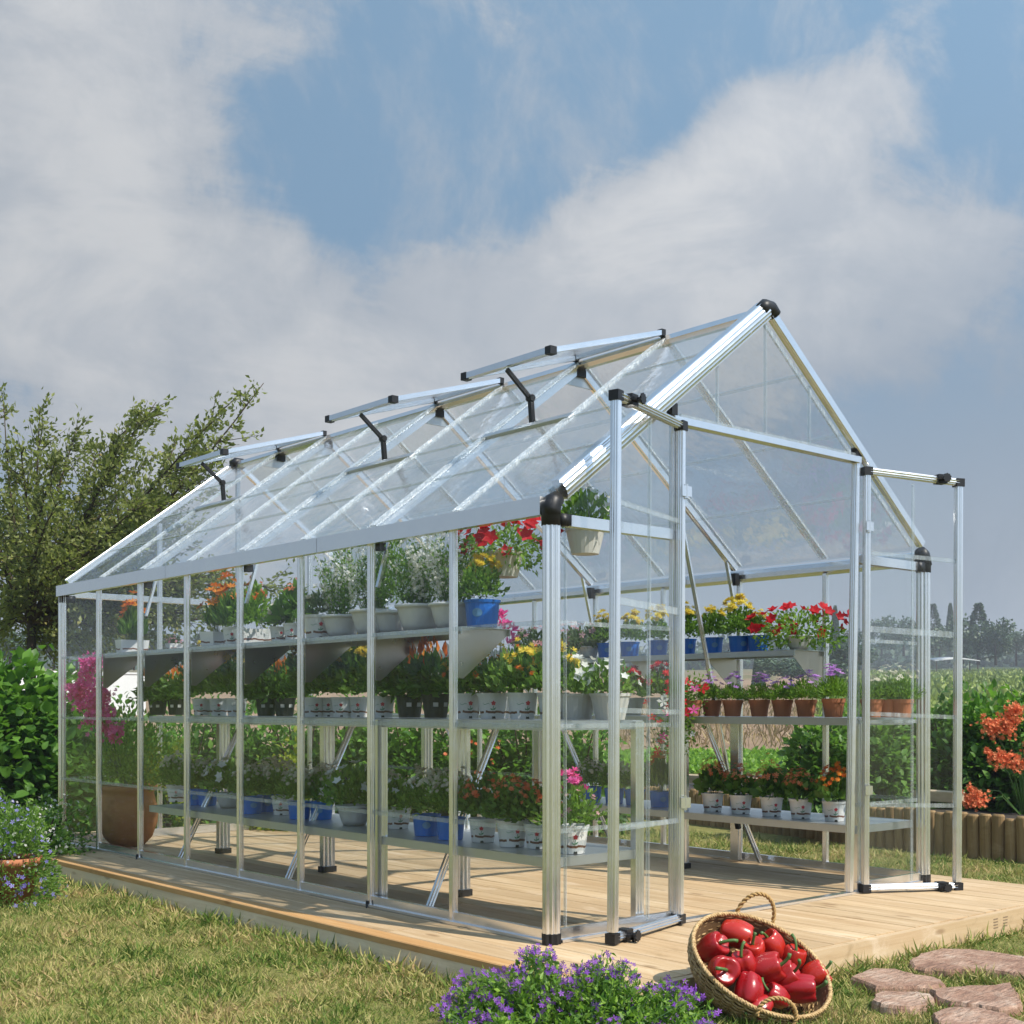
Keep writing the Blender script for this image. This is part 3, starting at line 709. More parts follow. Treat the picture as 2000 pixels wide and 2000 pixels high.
# ------------------------------------------------------------------ shelving
def bench(side, name, label):
    b = thing(name, label, 'shelving')
    X = lambda x: x if side == 0 else GW-x
    def bx(mb, x0, x1, y0, y1, z0, z1): a, c = sorted((X(x0), X(x1))); mb.box((a, y0, z0), (c, y1, z1)); return mb
    yend = 3.62 if side == 0 else 4.7
    for z, x1 in ((.325, .56), (.865, .56)):
        y = .04
        while y < yend-.05:
            y2 = min(y+1.2, yend); mb = MB()
            bx(mb, .035, x1, y+.001, y2-.001, z-.003, z); bx(mb, .035, .038, y+.001, y2-.001, z-.038, z-.0035); bx(mb, x1-.003, x1, y+.001, y2-.001, z-.038, z-.0035)
            if y < .05: bx(mb, .039, x1-.004, y+.001, y+.004, z-.038, z-.0035)
            part(mb, 'shelf', 'galvanised', b); y = y2
    for i, y in enumerate((.03, 1.2, 2.4, 3.6) if side == 0 else (.03, 1.2, 2.4, 3.6)):
        w = .035 if i == 0 else .045
        lm = MB().bar((X(.525), y+.01, .03), (X(.525), y+.01, .86), .075 if i else .05, w, (0, 1, 0), prof=PF)
        o = part(lm, 'leg', A, b); part(MB().bar((X(.525), y+.01, .0), (X(.525), y+.01, .032), .085 if i else .055, .06, (0, 1, 0)), 'leg_foot', 'black_plastic', o)
        if i == 1: part(MB().bar((X(.045), y+.01, .015), (X(.045), y+.01, .86), .035, .07, (0, 1, 0), prof=PF2), 'back_leg', A, b)
    for y in ((.9, 2.1, 3.3) if side == 0 else (1.05, 2.25, 3.45)):
        part(MB().bar((X(.06), y-.03, .02), (X(.5), y+.01, .84), .03, .018, (0, 1, 0), prof=PF2), 'brace', A, b)
    return b
bench(0, 'shelving_bench', 'two-tier metal shelving along the left wall of the greenhouse')
bench(1, 'shelving_bench', 'two-tier metal shelving along the right wall of the greenhouse')
def wallshelf(side, y0, y1, label):
    b = thing('wall_shelf', label, 'shelf'); X = lambda x: x if side == 0 else GW-x
    z = 1.262 if side == 0 else 1.232; mb = MB(); x1 = .31
    y = y0
    while y < y1-.05:
        y2 = min(y+1.2, y1); mb = MB()
        for (xa, xb, za, zb) in ((.035, x1, z-.003, z), (.035, .038, z-.03, z-.0035), (x1-.003, x1, z-.032, z-.0035)):
            a, c = sorted((X(xa), X(xb))); mb.box((a, y+.001, za), (c, y2-.001, zb))
        part(mb, 'shelf', 'galvanised', b); y = y2
    yb = y0+.02
    while yb <= y1+.01:
        q = [(X(.03), z-.004), (X(x1-.006), z-.004), (X(x1-.006), z-.03), (X(.06), z-.22), (X(.03), z-.22)]
        m_ = MB().add([(p[0], yb-.0015, p[1]) for p in q]+[(p[0], yb+.0015, p[1]) for p in q], [(0,1,2,3,4),(9,8,7,6,5)]+[(i, i+5, (i+1) % 5+5, (i+1) % 5) for i in range(5)])
        part(m_, 'bracket', 'bracket_metal', b); yb += .61
    return b
wallshelf(0, .60, 4.27, 'narrow upper shelf on triangular brackets along the left wall')
wallshelf(1, .59, 4.27, 'narrow upper shelf on triangular brackets along the right wall')
# loose props inside: two diagonal aluminium tubes behind the right shelving
for (a, b, lab) in (((1318, 960), (1480, 1330), 'slender aluminium pole leaning inside the right half of the greenhouse'),):
    pass
pole = thing('leaning_pole', 'slender aluminium pole leaning against the right shelving beside the yellow flowers', 'pole')
a = Vector((1.95, 1.30, .02)); b = Vector(onplane(1318, 955, np.array([1.6, 1.9, 0]), np.array([.6, .8, 0.])))
pa = Vector(onx(1441, 1612, 2.50)); pb = Vector(onx(1318, 950, 1.98))
pole_mb = MB().bar(pa, pb, .024, .016, (1, 0, 0), prof=PF2); part(pole_mb, 'tube', A, pole)
part(MB().bar(pa+(pa-pb).normalized()*.02, pa-(pa-pb).normalized()*.02, .028, .02, (1, 0, 0)), 'tube_foot', 'black_plastic', pole)

# ------------------------------------------------------------------ pots and plants
POTM = {}
def potmeshes(kind):
    if kind in POTM: return POTM[kind]
    out = []
    def cup(rb, rt, h, mat, rimh=.012, rimo=.004, seg=24, sq=0):
        prof = [(0.001, .001), (rb, .001), (rb+(rt-rb)*.5, h*.5), (rt-.002, h-rimh), (rt+rimo-.002, h-rimh), (rt+rimo, h), (rt-.003, h), (rt-.005, h-.014)]
        out.append(('pot', MB().lathe(prof, seg).mesh('pot', mat, False), mat))
        out.append(('soil', MB().lathe([(0.001, h-.012), (rt-.004, h-.015)], seg).mesh('soil', 'soil'), 'soil'))
        return rb, rt, h
    if kind == 'white':
        rb, rt, h = cup(.048, .062, .105, 'white_pot')
        r_ = .0575; fl = MB(); gm = MB()
        for ang in (math.radians(238),):
            def P(dx, z, o=.0012):
                rr = rb+(rt-rb)*(z/h)+o; a_ = ang+dx/rr; return (rr*math.cos(a_), rr*math.sin(a_), z)
            for k in range(5):
                a_ = 2*math.pi*k/5+.3; cx_, cz_ = math.cos(a_)*.0085, .064+math.sin(a_)*.0085
                fl.add([P(0, .064), P(cx_*.7-.004*math.sin(a_), .064+(cz_-.064)*.7+.004*math.cos(a_)), P(cx_*1.25, .064+(cz_-.064)*1.25), P(cx_*.7+.004*math.sin(a_), .064+(cz_-.064)*.7-.004*math.cos(a_))], [(0, 1, 2, 3)])
            gm.add([P(-.0012, .054), P(.0012, .054), P(-.001, .034), P(-.0035, .034)], [(0, 1, 2, 3)])
            gm.add([P(-.002, .038), P(.004, .044), P(.011, .047), P(.006, .038)], [(0, 1, 2, 3)]); gm.add([P(-.002, .038), P(-.008, .042), P(-.013, .044), P(-.009, .036)], [(0, 1, 2, 3)])
            for k in range(5):
                gm.add([P(-.016-.006*k, .060+.003*math.sin(k*1.4)), P(-.022-.006*k, .060+.003*math.sin((k+1)*1.4)), P(-.022-.006*k, .0615+.003*math.sin((k+1)*1.4)), P(-.016-.006*k, .0615+.003*math.sin(k*1.4))], [(0, 1, 2, 3)])
        out.append(('flower_print', fl.mesh('flower_print', 'print_red'), None)); out.append(('leaf_print', gm.mesh('leaf_print', 'print_green'), None))
        ft = MB()
        for k in (4,):
            a_ = math.pi/3*k; rr = .0495
            q = [(rr*math.cos(a_+d), rr*math.sin(a_+d), z) for d, z in ((-.16, .0015), (.16, .0015), (.12, .011), (-.12, .011))]; ft.add(q, [(0, 1, 2, 3)])
        out.append(('drain_slots', ft.mesh('drain_slots', 'black_pot'), None))
    elif kind == 'blue':
        rb, rt, h = cup(.052, .062, .095, 'blue_plastic', .010, .003)
        em = MB()
        for ang in (math.radians(232),):
            for (r0, r1) in ((0.0, .015),):
                n_ = 14
                for k in range(n_):
                    vs = []
                    for (rr_, kk) in ((r0, k), (r1, k), (r1, k+1), (r0, k+1)):
                        a_ = 2*math.pi*kk/n_; dx = rr_*1.25*math.cos(a_); z = .05+rr_*math.sin(a_); R_ = rb+(rt-rb)*(z/h)+.0012; vs.append((R_*math.cos(ang+dx/R_), R_*math.sin(ang+dx/R_), z))
                    em.add(vs, [(0, 1, 2, 3)])
        out.append(('emblem', em.mesh('emblem', 'pale_blue_print'), None))
    elif kind == 'terracotta': cup(.042, .056, .092, 'terracotta', .02, .003)
    elif kind == 'black':
        cup(.048, .062, .105, 'black_pot', .012, .002)
        lm = MB()
        for ang in (math.radians(215), math.radians(262), math.radians(40)): lm.bar((.0575*math.cos(ang), .0575*math.sin(ang), .05), (.0595*math.cos(ang), .0595*math.sin(ang), .068), .022, .001, (math.cos(ang), math.sin(ang), 0))
        out.append(('plant_tag', lm.mesh('plant_tag', 'label_white'), None))
    elif kind == 'beige': cup(.06, .085, .11, 'beige_pot', .012, .004)
    elif kind == 'grey':
        prof = [(0.001, .001), (.062, .001), (.075, .03), (.092, .09), (.096, .098), (.104, .1), (.105, .112), (.099, .113), (.096, .1)]
        out.append(('pot', MB().lathe(prof, 32).mesh('pot', 'grey_pot', True), 'grey_pot')); out.append(('soil', MB().lathe([(.001, .098), (.095, .096)], 20).mesh('soil', 'soil'), 'soil'))
    elif kind == 'box':
        mb = MB(); w0, w1, d0, d1, h = .085, .095, .045, .052, .085
        mb.add([(-w0, -d0, 0), (w0, -d0, 0), (w0, d0, 0), (-w0, d0, 0), (-w1, -d1, h), (w1, -d1, h), (w1, d1, h), (-w1, d1, h), (-w1+.006, -d1+.006, h), (w1-.006, -d1+.006, h), (w1-.006, d1-.006, h), (-w1+.006, d1-.006, h)],
            [(0,3,2,1),(0,1,5,4),(1,2,6,5),(2,3,7,6),(3,0,4,7),(4,5,9,8),(5,6,10,9),(6,7,11,10),(7,4,8,11)])
        out.append(('pot', mb.mesh('pot', 'white_pot'), None)); out.append(('soil', MB().box((-w1+.007, -d1+.007, h-.02), (w1-.007, d1-.007, h-.012)).mesh('soil', 'soil'), None))
    POTM[kind] = out; return out

def dome(n, R, H, z0, bias=.45, flat=1.0):
    d = unit(n); d[:, 2] = np.abs(d[:, 2])*1.1-.12; r = rng.random(n)**bias
    P = np.stack([d[:, 0]*R*r, d[:, 1]*R*r, z0+H*.18+d[:, 2]*H*.8*r], 1)
    P[:, 0:2] *= (1+.22*np.sin(P[:, 2:3]*60+d[:, 0:1]*7))
    D = d+np.array([0, 0, .55])+rng.normal(size=(n, 3))*.45
    return P, D
PL = {}
def plantmeshes(kind, var=0):
    key = (kind, var)
    if key in PL: return PL[key]
    out = []; H0 = .095
    def fol(mat, P, D, S, tpl=LEAF, wr=.55): out.append(('foliage', cloudmesh('foliage', mat, P, D, S, tpl, wr)))
    def flo(mat, P, D, S, tpl=FLOW5): out.append(('blossom', cloudmesh('blossom', mat, np.asarray(P)*1.03, np.asarray(D)+np.array([0, 0, .25]), np.asarray(S)*1.35, tpl, 1, flat=True)))
    def stems(P, mat='stem_green', r=.0012, n=14):
        mb = MB()
        for p in P[:n]: mb.tube([(p[0]*.2, p[1]*.2, H0-.02), (p[0]*.7, p[1]*.7, (p[2]+H0)*.55), tuple(p)], [r*1.4, r, r*.7], 4, False)
        out.append(('stems', mb.mesh('stems', mat)))
    def shell(n, R, H, top=.0, out_=.5):
        d = unit(n*4); d[:, 2] = np.abs(d[:, 2]); d = d[d[:, 2] > top][:n]; n_ = len(d)
        P = np.stack([d[:, 0]*R, d[:, 1]*R, H0+H*.22+d[:, 2]*H*.82], 1)*(1+rng.normal(size=(n_, 1))*.04)
        return P, d+rng.normal(size=(n_, 3))*.25*out_
    S = lambda n, a, b: rng.uniform(a, b, n)
    if kind == 'heather':            # small dark bush, cream flower heads on top
        P, D = dome(850, .095, .14, H0); fol('leaf_mid', P, D, S(850, .014, .028), LEAF2, .42)
        P, D = shell(95, .09, .15, .45); flo('petal_cream', P, D, S(len(P), .012, .02), POM)
    elif kind == 'petunia_white':
        P, D = dome(420, .12, .16, H0-.01); fol('leaf_mid', P, D, S(420, .025, .04))
        P, D = shell(16, .115, .15, .1); flo('petal_white', P, D, S(len(P), .030, .042), PETU)
    elif kind == 'red_mix':
        P, D = dome(520, .10, .15, H0); fol('leaf_dark', P, D, S(520, .02, .036), LEAF2, .6)
        P, D = shell(46, .095, .155, .35); flo('petal_coral', P, D, S(len(P), .014, .022), POM)
    elif kind == 'pink_top':
        P, D = dome(560, .10, .15, H0); fol('leaf_mid', P, D, S(560, .018, .03), LEAF2, .5)
        P, D = shell(22, .07, .16, .55); flo('petal_pink', P, D, S(len(P), .02, .03), POM)
        P, D = shell(22, .1, .12, .1); flo('petal_pale_pink', P, D, S(len(P), .012, .018), FLOW5)
    elif kind == 'yellow_leafy':
        P, D = dome(560, .11, .24, H0); fol('leaf_mid', P, D, S(560, .024, .045))
        P, D = shell(60, .095, .25, .5); flo('petal_yellow', P, D, S(len(P), .020, .034), POM)
    elif kind == 'pepper_plant':     # dark foliage, upright orange fruit
        P, D = dome(620, .10, .15, H0-.01); D[:, 2] -= .5; fol('leaf_dark', P, D, S(620, .028, .048), LEAF, .45)
        P, D = shell(40, .075, .15, .55); D = D*.4+np.array([0, 0, 1.]); out.append(('fruit', cloudmesh('fruit', 'petal_orange', P, D, S(len(P), .03, .045), LEAF, .35)))
    elif kind == 'lantana':          # cream and orange heads
        P, D = dome(520, .10, .15, H0); fol('leaf_mid', P, D, S(520, .022, .038))
        P, D = shell(26, .09, .16, .35); flo('petal_yellow', P, D, S(len(P), .02, .03), POM)
        P, D = shell(12, .095, .14, .2); flo('petal_orange', P, D, S(len(P), .016, .024), POM)
    elif kind == 'cyclamen':
        P, D = dome(200, .08, .12, H0); fol('leaf_grey', P, D, S(200, .03, .045))
        P, D = shell(34, .07, .30, .6); stems(P); flo('petal_pink', P, D, S(len(P), .026, .04), BELL)
    elif kind == 'chrysanth':
        P, D = dome(700, .085, .15, H0); fol('leaf_mid', P, D, S(700, .016, .03), LEAF2, .55)
        P, D = shell(40, .085, .17, .6); flo('petal_yellow', P, D, S(len(P), .022, .032), POM)
    elif kind == 'lily':
        P, D = dome(300, .07, .16, H0); D[:, 2] += 1.2; fol('leaf_mid', P, D, S(300, .05, .09), LEAF, .22)
        P, D = shell(14, .07, .26, .4); stems(P); flo('petal_orange', P, D, S(len(P), .04, .06), FLOW6)
    elif kind == 'orange_bush':
        P, D = dome(700, .11, .24, H0-.01); fol('leaf_bright', P, D, S(700, .022, .04))
        P, D = shell(40, .08, .25, .5); flo('petal_orange', P, D, S(len(P), .022, .035), POM)
    elif kind == 'dark_leafy':
        P, D = dome(90, .08, .18, H0); fol('leaf_dark', P, D, S(90, .05, .08), BIGLEAF, .7)
        P, D = shell(10, .05, .24, .5); stems(P); flo('petal_coral', P, D, S(len(P), .03, .04), FLOW5)
    elif kind == 'cream_small':
        P, D = dome(170, .07, .10, H0); fol('leaf_grey', P, D, S(170, .025, .04))
        P, D = shell(18, .06, .12, .3); flo('petal_cream', P, D, S(len(P), .02, .028), POM)
    elif kind == 'white_shrub':      # upright airy stems, tiny white florets
        tips = []; Pn = []; Dn = []; Fp = []; mb = MB(); nst = 26
        for k in range(nst):
            a_ = rng.uniform(0, 6.28); rr = rng.uniform(.02, .15); hh = rng.uniform(.19, .35)*(1.1-rr*1.6)
            tip = np.array([math.cos(a_)*rr, math.sin(a_)*rr, .11+hh]); b0 = np.array([math.cos(a_)*rr*.3, math.sin(a_)*rr*.3, .1])
            mb.tube([b0, b0*.5+tip*.5+np.array([0, 0, .01]), tip], [.0018, .0014, .0008], 4, False)
            for q in range(52):
                t_ = rng.uniform(.05, 1); p_ = b0*(1-t_)+tip*t_+rng.normal(size=3)*.012*(1.3-t_*.5); Pn.append(p_); dd = rng.normal(size=3); dd[2] = abs(dd[2])+.3; Dn.append(dd)
                if q % 3 and t_ > .2: Fp.append(p_+rng.normal(size=3)*.010)
        fol('leaf_mid', Pn, Dn, S(len(Pn), .014, .030), LEAF2, .4)
        flo('petal_white', Fp, rng.normal(size=(len(Fp), 3))+np.array([0, 0, .5]), S(len(Fp), .011, .018), FLOW5); out.append(('stems', mb.mesh('stems', 'stem_green')))
    elif kind == 'green_shrub':
        P, D = dome(1100, .15, .36, .11); fol('leaf_mid', P, D, S(1100, .014, .028), LEAF2, .5)
        P, D = shell(70, .15, .32, .1); flo('petal_white', P, D, S(len(P), .01, .016), FLOW5)
    elif kind == 'feathery':         # bright feathery mound, violet daisies
        P, D = dome(1150, .088, .10, H0-.01); fol('leaf_bright', P, D, S(1150, .012, .026), LEAF2, .28)
        P, D = shell(14, .075, .115, .45); D = D*.6+np.array([0, 0, .6]); flo('petal_violet', P, D, S(len(P), .026, .04), FLOW6)
    elif kind == 'feathery_white':
        P, D = dome(800, .085, .11, H0-.01); fol('leaf_mid', P, D, S(800, .012, .024), LEAF2, .3)
        P, D = shell(18, .08, .15, .45); stems(P, r=.0008, n=18); flo('petal_cream', P, D, S(len(P), .016, .024), FLOW5)
    elif kind == 'kalanchoe':
        P, D = dome(95, .085, .12, H0); fol('leaf_dark', P, D, S(95, .04, .065), BIGLEAF, .8)
        P, D = shell(64, .09, .175, .35); stems(P); flo('petal_coral', P, D, S(len(P), .017, .028), FLOW5)
    elif kind == 'kalanchoe_orange':
        P, D = dome(95, .085, .12, H0); fol('leaf_dark', P, D, S(95, .04, .065), BIGLEAF, .8)
        P, D = shell(56, .09, .17, .3); stems(P); flo('petal_orange', P, D, S(len(P), .018, .028), POM)
    elif kind == 'petunia_red':      # wide, spilling over
        d = unit(900); r = rng.random(900)**.4; P = np.stack([d[:, 0]*.16*r, d[:, 1]*.26*r, .13+d[:, 2]*.10*r-.05*(np.abs(d[:, 1]*r) > .6)], 1); D = d+rng.normal(size=(900, 3))*.5; fol('leaf_bright', P, D, S(900, .02, .036), LEAF)
        dd = unit(60); dd[:, 2] = dd[:, 2]*.6+.25; P = np.stack([dd[:, 0]*.17, dd[:, 1]*.28, .14+dd[:, 2]*.14], 1); sel = rng.random(60) < .8; flo('petal_red', P[sel]*1.03, dd[sel]+np.array([-.5, -.5, .1])+rng.normal(size=(sel.sum(), 3))*.2, S(sel.sum(), .046, .062), PETU)
    elif kind == 'petunia_pink':
        P, D = dome(520, .13, .16, H0-.04); fol('leaf_grey', P, D, S(520, .02, .036))
        P, D = shell(34, .13, .15, .0); P[:, 2] -= .03; flo('petal_pale_pink', P, D, S(len(P), .028, .04), FLOW5)
    elif kind == 'geranium_red':
        P, D = dome(300, .11, .17, H0); fol('leaf_mid', P, D, S(300, .03, .05))
        P, D = shell(26, .11, .2, .2); flo('petal_red', P, D, S(len(P), .035, .05), POM)
    elif kind == 'trailing':         # red, white and pink flowers spilling far down over the shelf edge
        n = 900; t_ = rng.random(n); P = np.stack([rng.normal(size=n)*.045-.05*t_, rng.normal(size=n)*.06+.03*t_, .20-t_*.40+rng.normal(size=n)*.03], 1); P[:, 0] -= .07*(t_ > .3)
        fol('leaf_mid', P, rng.normal(size=(n, 3))+np.array([-.3, 0, .1]), S(n, .02, .036))
        for mt, k in (('petal_red', 20), ('petal_pink', 6), ('petal_white', 7)):
            t_ = rng.random(k); P = np.stack([rng.normal(size=k)*.04-.12*(t_ > .2)-.03, rng.normal(size=k)*.075, .23-t_*.42], 1); flo(mt, P, rng.normal(size=(k, 3))*.4+np.array([-.8, -.7, .2]), S(k, .035, .058), FLOW5)
    PL[key] = out; return out

CNT = {}
def potted(kind, plant, loc, label, rz=None, scale=1.0, pscale=None, group=None):
    t_ = thing('potted_plant', label, 'potted plant', tuple(loc), random.uniform(-.35, .35) if rz is None else rz, group)
    for nm, me, _ in potmeshes(kind):
        o = link(nm, me, t_); o.scale = (scale,)*3
    c = CNT.get(plant, 0); CNT[plant] = c+1
    for nm, me in plantmeshes(plant, c % 3):
        o = link(nm, me, t_)
        s_ = (pscale or 1.0)
        sz_ = s_*random.uniform(.90, 1.12); o.scale = (s_*random.uniform(.92, 1.1), s_*random.uniform(.92, 1.1), sz_)
        o.location = (0, 0, (.012 if kind in ('grey', 'beige') and plant not in ('white_shrub', 'green_shrub') else 0)-(sz_-1)*.088+(scale-1)*.09)

        o.rotation_euler = (0, 0, 0) if plant in ('trailing', 'petunia_red') else (random.uniform(-.07, .07), random.uniform(-.07, .07), random.uniform(0, 6.28))
    return t_
def row(x, z, items, group=None, v=1400, grow=1.0):
    for it in items:
        u, kind, plant, label = it[:4]; dx = it[4] if len(it) > 4 else 0; sc = it[5] if len(it) > 5 else 1.; ps = (it[6] if len(it) > 6 else 1.)*grow
        p = onx(u, v, x+dx); potted(kind, plant, (x+dx, p[1], z), label, scale=sc, pscale=ps, group=group)
G1 = 'pots on the lower left shelf'; G2 = 'pots on the middle left shelf'; G3 = 'pots on the upper left shelf'
row(.24, .326, [
 (345, 'white', 'heather', 'white pot with cream-topped bush at the far end of the lower left shelf', .05),
 (378, 'blue', 'heather', 'blue pot with cream-topped bush, second from the far end of the lower left shelf', .0),
 (405, 'blue', 'heather', 'blue pot left of the farthest white petunias, lower left shelf', .05),
 (447, 'grey', 'petunia_white', 'large pale pot of white petunias nearest the far end, lower left shelf', .06, .8),
 (492, 'blue', 'heather', 'blue pot just right of the farther white petunias, lower left shelf', -.04),
 (524, 'blue', 'heather', 'blue pot behind the narrow middle wall post on the lower left shelf', .1),
 (552, 'white', 'heather', 'white pot squeezed between blue pots halfway along the lower left shelf', .05),
 (585, 'blue', 'heather', 'blue pot two left of the nearer white petunias, lower left shelf', -.02),
 (628, 'blue', 'heather', 'blue pot just left of the nearer white petunias on the lower left shelf', .06),
 (692, 'grey', 'petunia_white', 'large pale pot of white petunias in the middle of the lower left shelf', .0, .9, 1.1),
 (745, 'blue', 'heather', 'blue pot behind the dark inner post on the lower left shelf', .06),
 (778, 'white', 'petunia_white', 'white pot half hidden behind the leaning brace on the lower left shelf', .06, 1., .8),
 (833, 'blue', 'heather', 'blue pot with pale emblem right of the lowest brace end, lower left shelf', -.04, 1.05, 1.1),
 (880, 'blue', 'heather', 'blue pot behind the wall post nearest the corner, lower left shelf', -.06, 1.05, 1.1),
 (943, 'white', 'red_mix', 'white print pot with salmon blossoms beside the last blue pot, lower left shelf', -.02),
 (1000, 'white', 'red_mix', 'white print pot with salmon blossoms left of the one behind the corner post', -.04, 1.08),
 (1052, 'white', 'red_mix', 'white flower-print pot half behind the front corner post on the lower left shelf', .0),
 (1117, 'white', 'pink_top', 'white pot with hot pink blossoms at the near end of the lower left shelf', -.02, 1.1, 1.1)], G1, grow=1.16)
row(.37, .866, [
 (308, 'black', 'pepper_plant', 'dark bush with orange tips at the far end of the middle left shelf', -.02),
 (345, 'black', 'pepper_plant', 'dark bush with orange tips, second from the far end of the middle left shelf', .05),
 (395, 'white', 'yellow_leafy', 'farthest white pot with yellow-flowered bush on the middle left shelf', .0),
 (428, 'white', 'yellow_leafy', 'middle white pot of the farther trio with yellow bushes, middle left shelf', .04),
 (462, 'white', 'yellow_leafy', 'white pot with yellow-flowered bush beside the narrow wall post, middle left shelf', -.02),
 (520, 'black', 'pepper_plant', 'dark pot of orange peppers right of the farther white trio, middle left shelf', .0, 1., 1.1),
 (556, 'black', 'pepper_plant', 'dark pot of orange peppers left of the third wall post, middle left shelf', .05, 1., 1.1),
 (612, 'white', 'yellow_leafy', 'leftmost of the tight row of white pots with yellow bushes', -.02),
 (640, 'white', 'yellow_leafy', 'second white pot of the tight row with yellow bushes, middle left shelf', .06),
 (670, 'white', 'yellow_leafy', 'third white pot of the tight row with yellow bushes, middle left shelf', .0),
 (703, 'white', 'yellow_leafy', 'white pot of yellow bush hidden behind the second wall post, middle left shelf', .06),
 (746, 'white', 'yellow_leafy', 'white print pot of leafy bush just right of the second wall post', -.04, 1.05, .9),
 (800, 'black', 'pepper_plant', 'left one of the two near black pots with orange peppers, middle left shelf', -.02, 1.1, 1.15),
 (851, 'black', 'pepper_plant', 'right one of the two near black pots with orange peppers, middle left shelf', -.02, 1.1, 1.15),
 (912, 'white', 'lantana', 'white print pot of yellow heads right of the first wall post', -.04, 1.1),
 (962, 'white', 'lantana', 'white print pot of yellow heads in front of the pink cyclamen', -.04, 1.1),
 (975, 'white', 'cyclamen', 'tall pink cyclamen behind the white pots of the middle left shelf', .12),
 (1020, 'white', 'lantana', 'white print pot of yellow heads left of the front corner post', -.04, 1.1),
 (1080, 'white', 'lantana', 'white pot with yellow heads hidden behind the front corner post, middle left shelf', -.0, 1.1),
 (1127, 'beige', 'petunia_white', 'left beige pot of white petunias at the near end of the middle left shelf', .02, 1., .72),
 (1192, 'beige', 'petunia_white', 'right beige pot of white petunias behind the left door, middle left shelf', .04, 1., .72)], G2, grow=1.25)
row(.17, 1.263, [
 (258, 'box', 'lily', 'white trough with orange lilies at the far end of the upper left shelf'),
 (340, 'box', 'petunia_pink', 'low pink flowers alone between the lilies on the upper left shelf', 0, .5, .4),
 (425, 'box', 'lily', 'left white trough of the orange lily pair on the upper left shelf'),
 (456, 'white', 'lily', 'white pot with orange lilies beside the narrow wall post, upper left shelf'),
 (495, 'box', 'orange_bush', 'white trough with a bright bush of orange flowers, upper left shelf'),
 (545, 'white', 'cream_small', 'small white pot with cream flowers, upper left shelf', 0, .8),
 (574, 'white', 'dark_leafy', 'white pot with large dark leaves beside the third wall post, upper left shelf', 0, .9),
 (620, 'white', 'cream_small', 'low white flower-print pot left of the big urns, upper left shelf', -.04, 1.15, 1.1),
 (668, 'grey', 'white_shrub', 'farthest of the pale urns with a tall white-flowered shrub, upper left shelf'),
 (728, 'grey', 'white_shrub', 'pale urn with white-flowered shrub behind the second wall post', 0, 1.1, 1.0),
 (770, 'grey', 'green_shrub', 'pale urn with the tallest green shrub touching the eave', .05, 1.0, 1.0),
 (820, 'grey', 'white_shrub', 'pale urn with white-flowered shrub left of the first wall post', 0, 1.12, 1.1),
 (884, 'grey', 'white_shrub', 'nearest pale urn with white-flowered shrub beside the blue pot', 0, 1.05, 1.0),
 (942, 'blue', 'chrysanth', 'blue pot of yellow daisies at the near end of the upper left shelf', 0, 1.25, 1.05)], G3)
G4 = 'pots on the upper right shelf'; G5 = 'pots on the middle right shelf'; G6 = 'pots on the lower right shelf'
row(2.47, 1.233, [
 (1040, 'grey', 'petunia_pink', 'farthest pale pot of pink petunias on the upper right shelf', -.02, .7, 1.1),
 (1110, 'grey', 'petunia_pink', 'pale pot of pink petunias left of the blue pots, upper right shelf', -.02, .7, 1.2),
 (1150, 'grey', 'petunia_pink', 'pale pot of pink petunias next to the first blue pot, upper right shelf', -.02, .7, 1.1),
 (1185, 'blue', 'chrysanth', 'blue pot of yellow daisies behind the free edge of the left door, upper right shelf'),
 (1230, 'blue', 'chrysanth', 'blue pot of yellow daisies seen through the middle of the left door, upper right shelf'),
 (1285, 'blue', 'chrysanth', 'blue pot of yellow daisies seen beside the left door jamb, upper right shelf'),
 (1340, 'blue', 'chrysanth', 'blue pot of yellow daisies left of the leaning pole, upper right shelf'),
 (1392, 'blue', 'chrysanth', 'blue pot of yellow daisies right of the leaning pole, upper right shelf'),
 (1444, 'blue', 'chrysanth', 'blue pot of the tallest yellow daisies left of the red petunias', 0, 1., 1.2),
 (1481, 'blue', 'chrysanth', 'blue pot half buried under red petunias, upper right shelf', .02, 1., .8),
 (1560, 'grey', 'petunia_red', 'pale bowl spilling red petunias at the near end of the upper right shelf', -.02, .72, 1.0)], G4, 1250)
row(2.24, .866, [
 (1232, 'beige', 'geranium_red', 'beige pot of red geraniums seen through the left door, middle right shelf', .1),
 (1290, 'beige', 'geranium_red', 'beige pot of red geraniums next to the left door jamb, middle right shelf', .1),
 (1352, 'terracotta', 'trailing', 'pot of red and white flowers trailing down over the edge, middle right shelf', -.10),
 (1390, 'terracotta', 'feathery', 'leftmost terracotta pot beside the trailing flowers, middle right shelf', .02),
 (1431, 'terracotta', 'feathery', 'second terracotta pot with violet daisies right of the trailing flowers'),
 (1483, 'terracotta', 'feathery', 'third terracotta pot with violet daisies right of the trailing flowers'),
 (1528, 'terracotta', 'feathery', 'fourth terracotta pot with violet daisies right of the trailing flowers'),
 (1574, 'terracotta', 'feathery', 'fifth terracotta pot with violet daisies right of the trailing flowers'),
 (1628, 'terracotta', 'feathery', 'terracotta pot with violet daisies beside the right door jamb', -.04, 1.05, 1.15),
 (1703, 'terracotta', 'feathery_white', 'left terracotta pot seen through the right door'),
 (1735, 'terracotta', 'feathery_white', 'middle terracotta pot seen through the right door', .08),
 (1762, 'terracotta', 'feathery_white', 'right terracotta pot seen through the right door', .1)], G5)
